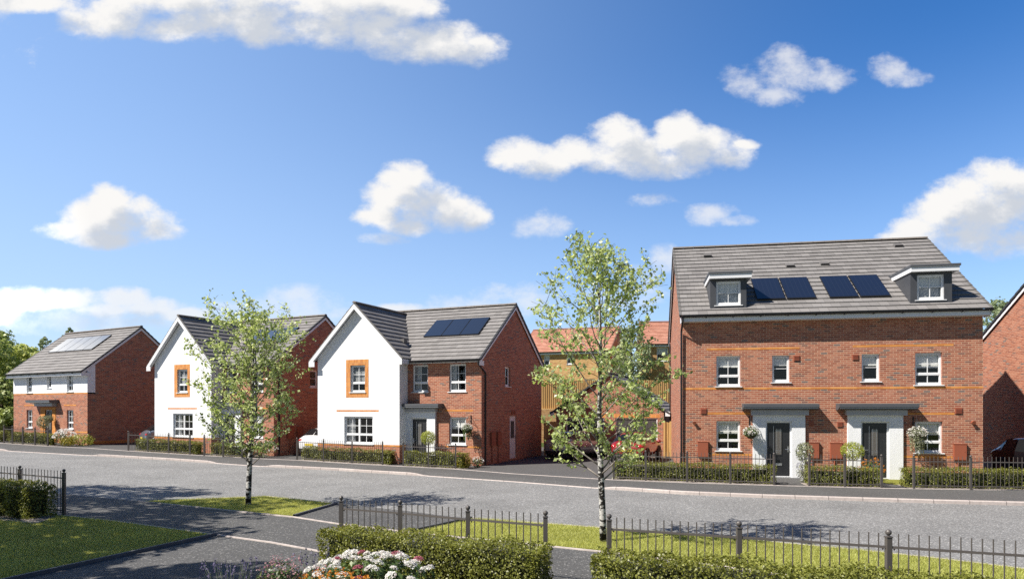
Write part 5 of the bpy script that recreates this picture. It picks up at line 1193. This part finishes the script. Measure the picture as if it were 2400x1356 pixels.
# ================================================================== CARS
def car(loc, heading, paint, label, kind='suv', plate=True):
    """local +x = forward; stations from rear bumper to nose"""
    z = gz(loc[0]); o = empty('parked_car', (loc[0], loc[1], z), heading, label, 'car')
    L = {'suv': 4.5, 'hatch': 4.1}[kind]; hw = .9 if kind == 'suv' else .86; k = 1.0 if kind == 'suv' else .93; hl = L/2
    #      x(from rear) bottom belt  top   w_bot w_mid w_belt w_top
    ST = [(.00, .42, .70, .74, .62, .70, .66, .60), (.06, .30, .86, .90, .76, .84, .80, .72), (.16, .26, .96, 1.00, .80, .90, .86, .74), (.30, .24, 1.00, 1.10, .82, .95, .90, .72), (.72, .23, 1.00, 1.46, .84, .985, .93, .60), (1.3, .22, .99, 1.53, .86, 1.0, .94, .63), (2.1, .22, .97, 1.55, .86, 1.0, .94, .64), (2.65, .22, .96, 1.48, .86, 1.0, .94, .63), (3.35, .22, .96, 1.03, .86, 1.0, .93, .72), (4.0, .24, .88, .94, .84, .96, .90, .70), (4.32, .27, .76, .82, .76, .88, .82, .62), (4.46, .36, .62, .66, .62, .74, .66, .5)]
    sx = L/4.5; rings = []
    def ring(s, g=0.0):
        x, zb, zl, zt, wb, wm, wl, wt = s; x = x*sx-hl; zl *= k; zt *= k; wb, wm, wl, wt = (q*hw for q in (wb, wm, wl, wt))
        zmid = (zb+zl)*.52
        half = [(0, zb), (wb, zb), (wm, zmid), (wl+.02*hw, zl-.03), (wl, zl), (wt+(wl-wt)*.12, zt-.05 if zt-zl > .2 else zl+(zt-zl)*.6), (wt*.8, zt), (0, zt+.02)]
        return [(x, y, zz) for y, zz in half], [(x, -y, zz) for y, zz in half]
    b = MB(); gl = MB(); G = [ring(s) for s in ST]
    glassy = lambda i, j: (j == 4 and 3 <= i <= 7) or (j in (5, 6) and i in (3, 7))
    for i in range(len(G)-1):
        for sd in (0, 1):
            A, B_ = G[i][sd], G[i+1][sd]
            for j in range(7):
                q = [A[j], B_[j], B_[j+1], A[j+1]]
                if sd: q = q[::-1]
                b.face(q, 0)
                if glassy(i, j):
                    c = [sum(p[t] for p in q)/4 for t in range(3)]; n = (Vector(q[1])-Vector(q[0])).cross(Vector(q[3])-Vector(q[0])).normalized()
                    if n.dot(Vector((c[0]*.1, c[1], c[2]-.8))) < 0: n = -n
                    gl.face([tuple(Vector(c)+(Vector(p)-Vector(c))*.90+n*.008) for p in q], 0)
    for e in (0, -1): b.face(G[e][0]+G[e][1][::-1])
    body = b.build('body', paint, o, fix=True)
    body.data.polygons.foreach_set('use_smooth', [True]*len(body.data.polygons))
    md = body.modifiers.new('sub', 'SUBSURF'); md.levels = md.render_levels = 2
    for e in (0,):
        pass
    gl.build('windows', M['car_win'], o)
    for x in (.78*sx-hl, 3.55*sx-hl):
        for sy in (1, -1):
            wz = .34*k; y = sy*(hw-.06)
            t = MB(); t.lathe([(.20, -.11), (.30, -.11), (.335, -.08), (.34, 0), (.335, .08), (.30, .11), (.20, .11)], 24); wo = t.build('wheel', M['tyre'], o, loc=(x, y, wz), rot=(R(90), 0, 0), smooth=True)
            r = MB()
            for q in range(5):
                a = q*1.2566
                for da in (-.14, .14): r.beam((math.cos(a)*.04, math.sin(a)*.04, -.0), (math.cos(a+da)*.20, math.sin(a+da)*.20, 0), .035, .20)
            r.lathe([(.19, .10), (.215, .105), (.215, -.105), (.19, -.10)], 24); r.lathe([(.001, .10), (.05, .10), (.05, -.10), (.001, -.10)], 12); r.build('rim', M['alloy'], wo)
            a_ = MB(); pts = [(x+math.cos(t_)*.39, sy*(hw*.985), wz+math.sin(t_)*.39) for t_ in np.linspace(-.25, math.pi+.25, 13)]; a_.tube(pts, .035, 6); a_.build('wheel_arch', M['black'], o)
    for sy in (1, -1):
        t = MB(); t.sphere((0, 0, 0), 1, 12, 8); t.build('taillight', M['tail'], o, loc=(.13*sx-hl, sy*hw*.70, .86*k), smooth=True).scale = (.09, .17, .085)
        t = MB(); t.sphere((0, 0, 0), 1, 12, 8); t.build('headlight', M['lamp'], o, loc=(4.22*sx-hl, sy*hw*.66, .70*k), smooth=True).scale = (.16, .15, .07)
        t = MB(); t.sphere((0, 0, 0), 1, 10, 8); t.build('mirror', paint, o, loc=(3.0*sx-hl, sy*hw*1.08, 1.02*k), smooth=True).scale = (.07, .12, .08)
    t = MB(); t.hexa([(-.03, -.7*hw, .0), (.03, -.7*hw, 0), (.03, .7*hw, 0), (-.03, .7*hw, 0), (-.02, -.66*hw, .17), (.05, -.66*hw, .17), (.05, .66*hw, .17), (-.02, .66*hw, .17)]); t.build('bumper', M['black'], o, loc=(-hl+.03, 0, .28))
    if plate:
        t = MB(); t.box(-.012, 0, -.26, .26, -.055, .055); t.build('rear_plate', M['plate'], o, loc=(-hl-.005, 0, .66*k))
        t = MB(); t.box(0, .012, -.26, .26, -.055, .055); t.build('front_plate', M['upvc'], o, loc=(hl-.01, 0, .48*k))
    return o
def paint(name, col, metal=.2):
    m, nt, _, L = new_mat(name); b = principled(nt, col, .28, metal, .5, 1.0); b.inputs['Coat Roughness'].default_value = .04; out(nt, b.outputs[0]); return m
M['car_win'] = plain('dark_car_glass', (.012, .014, .016), .05, spec=.6); M['tyre'] = plain('tyre_rubber', (.018, .018, .018), .85); M['alloy'] = plain('alloy_rim', (.42, .43, .45), .3, metal=.8)
M['tail'] = plain('red_lamp_lens', (.42, .02, .02), .15, coat=.6); M['lamp'] = plain('clear_lamp_lens', (.62, .65, .68), .08, coat=.6); M['plate'] = plain('yellow_plate', (.62, .48, .05), .5)
car((-9.6, 37.4), R(90-24), paint('white_car_paint', (.72, .73, .74), 0), 'white car seen from behind between the two white gabled houses')
car((-20.2, 41.4), R(90-48), paint('slate_car_paint', (.24, .27, .33), .5), 'slate grey car half hidden by the white gable of the birch house', 'hatch')
car((3.6, 35.55), R(90-48), paint('silver_car_paint', (.42, .44, .47), .6), 'silver grey car with yellow plate before the left garage door, behind birch leaves', 'hatch')
car((6.15, 33.6), R(90-24), paint('red_car_paint', (.24, .012, .014), .1), 'red car before the right garage door, behind birch leaves', 'hatch')
car((19.3, 24.2), R(-90+2), paint('black_car_paint', (.006, .006, .008), .1), 'black car beside the long brick building at the right picture edge')
# ================================================================== SKY, SUN, CAMERA
SUN_AZ = math.atan2(-.92, -.39); SUN_EL = R(47)
sd = Vector((math.sin(SUN_AZ)*math.cos(SUN_EL), math.cos(SUN_AZ)*math.cos(SUN_EL), math.sin(SUN_EL)))
L_ = bpy.data.lights.new('sun', 'SUN'); L_.energy = 5.0; L_.angle = R(.5); L_.color = (1, .935, .84)
so = bpy.data.objects.new('sun', L_); COL.objects.link(so); so.rotation_euler = (-sd).to_track_quat('-Z', 'Y').to_euler(); so.location = (-30, -20, 40)
W = bpy.data.worlds.new('World'); scene.world = W; W.use_nodes = True; nt = W.node_tree; nt.nodes.clear(); LK = nt.links
sky = N(nt, 'ShaderNodeTexSky'); sky.sky_type = 'NISHITA'; sky.sun_disc = False; sky.sun_elevation = SUN_EL; sky.sun_rotation = SUN_AZ % (2*math.pi)
sky.air_density = 1.0; sky.dust_density = .35; sky.ozone_density = 2.2
# clouds: soft ellipsoids in direction space, broken up by fractal noise
CL = [(480, -8, 250, 52), (800, 4, 170, 56), (700, 40, 240, 50), (-760, -260, 760, 620), (-420, -160, 420, 420), (-640, 20, 520, 300), (-520, 420, 260, 120), (60, 8, 120, 26), (250, 38, 115, 52), (330, 0, 150, 50), (430, 60, 120, 40), (560, 45, 170, 52), (640, 70, 110, 42), (760, 60, 150, 52), (870, 60, 140, 62), (955, 20, 90, 45), (960, 92, 120, 55), (1060, 100, 95, 48), (1120, 112, 70, 38),  # large unseen blobs left of frame are added for the solar panels to reflect
      (262, 482, 66, 46), (222, 508, 90, 46), (295, 522, 112, 52), (320, 500, 60, 40), (190, 540, 95, 28), (360, 542, 68, 24), (250, 560, 95, 22),
      (950, 432, 62, 52), (905, 470, 60, 45), (985, 478, 95, 62), (900, 508, 70, 26), (1060, 500, 92, 45), (1110, 508, 52, 30), (960, 530, 70, 26),
      (1215, 362, 66, 38), (1290, 378, 85, 42), (1440, 318, 78, 46), (1370, 360, 90, 46), (1480, 360, 110, 48), (1590, 318, 62, 52), (1640, 350, 100, 52), (1700, 362, 70, 42), (1740, 340, 46, 14), (1560, 385, 140, 34),
      (2335, 430, 80, 56), (2270, 455, 90, 56), (2210, 500, 85, 60), (2330, 490, 130, 84), (2150, 540, 75, 34), (2410, 470, 110, 90), (2270, 560, 150, 36), (2380, 570, 120, 40), (2110, 558, 60, 18),
      (60, 708, 105, 32), (165, 700, 80, 26), (-10, 735, 100, 32), (290, 698, 66, 28), (350, 722, 85, 28), (250, 728, 90, 22), (430, 738, 80, 20), (940, 724, 62, 16)]
CF = [(700, 735, 190, 36), (1130, 722, 150, 32), (900, 560, 60, 16), (1500, 640, 60, 30), (120, 745, 200, 40), (330, 745, 220, 36), (560, 745, 160, 34), (1850, 178, 95, 42), (1745, 190, 52, 40), (1930, 188, 70, 32), (1820, 225, 70, 26), (1845, 130, 45, 34), (2090, 170, 46, 40), (2130, 185, 50, 22), (1258, 528, 58, 32), (1300, 534, 42, 28), (1660, 505, 60, 26), (1720, 518, 50, 14), (1530, 470, 58, 18), (1555, 612, 44, 34), (1250, 700, 70, 40), (1480, 690, 90, 42), (680, 712, 120, 40), (720, 735, 110, 40), (560, 735, 100, 34), (1160, 690, 60, 26)]
geo = N(nt, 'ShaderNodeTexCoord'); dirv = geo.outputs['Generated']
grp = bpy.data.node_groups.new('cloud_field', 'ShaderNodeTree')
grp.interface.new_socket('P', in_out='INPUT', socket_type='NodeSocketVector'); grp.interface.new_socket('Dense', in_out='OUTPUT', socket_type='NodeSocketFloat'); grp.interface.new_socket('Thin', in_out='OUTPUT', socket_type='NodeSocketFloat')
gi = grp.nodes.new('NodeGroupInput'); go = grp.nodes.new('NodeGroupOutput')
def field(lst):
    acc = None
    for x, y, rx, ry in lst:
        u, v, su, sv = (x-1200)/1600, (955-y)/1600, 1600/rx, 1600/ry
        q = vmath(grp, 'MULTIPLY_ADD', gi.outputs[0], (su, sv, 0), (-u*su, -v*sv, 0)).outputs[0]
        d = vmath(grp, 'DOT_PRODUCT', q, q).outputs['Value']
        acc = d if acc is None else math_(grp, 'SMOOTH_MIN', acc, d, .35)
    return math_(grp, 'SUBTRACT', 1.0, acc)
def fbm(vec, sc, det, rough):
    n = grp.nodes.new('ShaderNodeTexNoise'); n.noise_dimensions = '3D'; n.inputs['Scale'].default_value = sc; n.inputs['Detail'].default_value = det; n.inputs['Roughness'].default_value = rough; grp.links.new(vec, n.inputs['Vector']); return n.outputs[0]
wv = vmath(grp, 'MULTIPLY', gi.outputs[0], (1, 1.35, 0)).outputs[0]
nz = math_(grp, 'ADD', math_(grp, 'SUBTRACT', fbm(wv, 14, 9, .6), .5), math_(grp, 'MULTIPLY', math_(grp, 'SUBTRACT', fbm(wv, 46, 6, .65), .5), .28))
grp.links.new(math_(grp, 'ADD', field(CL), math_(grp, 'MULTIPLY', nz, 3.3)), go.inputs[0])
grp.links.new(math_(grp, 'ADD', field(CF), math_(grp, 'MULTIPLY', nz, 5.0)), go.inputs[1])
sx = N(nt, 'ShaderNodeSeparateXYZ'); LK.new(dirv, sx.inputs[0])
yy = math_(nt, 'MAXIMUM', sx.outputs[1], .08)
cu = N(nt, 'ShaderNodeCombineXYZ'); LK.new(math_(nt, 'DIVIDE', sx.outputs[0], yy), cu.inputs[0]); LK.new(math_(nt, 'DIVIDE', sx.outputs[2], yy), cu.inputs[1])
def inst(vec):
    g = nt.nodes.new('ShaderNodeGroup'); g.node_tree = grp; LK.new(vec, g.inputs[0]); return g
g1 = inst(cu.outputs[0]); g2 = inst(vmath(nt, 'ADD', cu.outputs[0], (-.026, .034, 0)).outputs[0])
def smooth(v, a, b):
    n = N(nt, 'ShaderNodeMapRange'); n.interpolation_type = 'SMOOTHSTEP'; LK.new(v, n.inputs[0]); n.inputs[1].default_value = a; n.inputs[2].default_value = b; return n.outputs[0]
soft = math_(nt, 'ADD', .8, math_(nt, 'MULTIPLY', smooth(g2.outputs[0], -.6, 1.1), .45))
al = N(nt, 'ShaderNodeMapRange'); al.interpolation_type = 'SMOOTHSTEP'; LK.new(g1.outputs[0], al.inputs[0]); al.inputs[1].default_value = -.42; LK.new(soft, al.inputs[2]); al = al.outputs[0]; at = math_(nt, 'MULTIPLY', smooth(g1.outputs[1], -.35, 1.6), .68)
alpha = math_(nt, 'MULTIPLY', math_(nt, 'MAXIMUM', al, at), math_(nt, 'ADD', .70, math_(nt, 'MULTIPLY', smooth(sx.outputs[2], .10, .24), .30)))
tow = vmath(nt, 'DOT_PRODUCT', dirv, (-.92, .39, 0)).outputs['Value']
# the more cloud lies between a point and the sun, the greyer it is
sh_ = math_(nt, 'SUBTRACT', 1.0, math_(nt, 'MULTIPLY', math_(nt, 'MULTIPLY', smooth(g2.outputs[0], -.25, 1.05), math_(nt, 'SUBTRACT', 1.0, smooth(tow, .80, .9))), .95))
ccol = mixc(nt, sh_, (4.2, 4.5, 5.0), (6.75, 6.65, 6.5))
ccol = vmath(nt, 'SCALE', ccol).outputs[0]; ccol.node.inputs['Scale'].default_value = 1
LK.new(math_(nt, 'ADD', 1.0, math_(nt, 'MULTIPLY', smooth(tow, .79, .9), 1.5)), ccol.node.inputs['Scale'])  # far-left clouds boosted so the roof panels reflect bright
front = math_(nt, 'MULTIPLY', alpha, smooth(sx.outputs[1], .1, .25))
hs = N(nt, 'ShaderNodeHueSaturation'); LK.new(sky.outputs[0], hs.inputs['Color']); hs.inputs['Saturation'].default_value = 1.34; hs.inputs['Value'].default_value = 1.06
# bright hazy air on the sun's side of the sky
hz = math_(nt, 'MULTIPLY', math_(nt, 'SUBTRACT', 1.0, smooth(sx.outputs[2], .02, .46)), .42)
skc = mixc(nt, math_(nt, 'MULTIPLY', smooth(tow, -.2, 1.1), .5), mixc(nt, 1.0, hs.outputs[0], (.92, .93, 1.09), 'MULTIPLY'), (4.3, 6.0, 8.6))
skc = mixc(nt, hz, skc, (4.4, 5.7, 7.4))
mixn = mixc(nt, front, skc, ccol)
# sky dimmed overhead and behind the view to lower fill on the facades
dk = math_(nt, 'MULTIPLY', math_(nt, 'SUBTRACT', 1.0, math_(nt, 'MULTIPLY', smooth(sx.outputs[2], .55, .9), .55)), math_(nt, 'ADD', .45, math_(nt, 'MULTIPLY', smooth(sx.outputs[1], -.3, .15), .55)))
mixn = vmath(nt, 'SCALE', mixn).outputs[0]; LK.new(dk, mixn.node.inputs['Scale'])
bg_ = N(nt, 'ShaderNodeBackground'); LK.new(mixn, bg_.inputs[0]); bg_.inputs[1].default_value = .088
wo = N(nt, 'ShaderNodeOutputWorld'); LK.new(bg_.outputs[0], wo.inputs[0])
cam = bpy.data.cameras.new('camera'); co = bpy.data.objects.new('camera', cam); COL.objects.link(co); scene.camera = co
co.location = (0, 0, 2.6); co.rotation_euler = (R(90), 0, 0); cam.sensor_width = 36; cam.sensor_fit = 'HORIZONTAL'; cam.lens = 24
cam.shift_y = (955-678)/2400; cam.clip_start = .1; cam.clip_end = 2000
vs = scene.view_settings; vs.view_transform = 'Standard'; vs.look = 'None'; vs.gamma = 1; vs.use_curve_mapping = False; vs.exposure = .7
scene.cycles.max_bounces = 8; scene.cycles.transparent_max_bounces = 12; scene.cycles.use_denoising = False; scene.cycles.use_adaptive_sampling = False
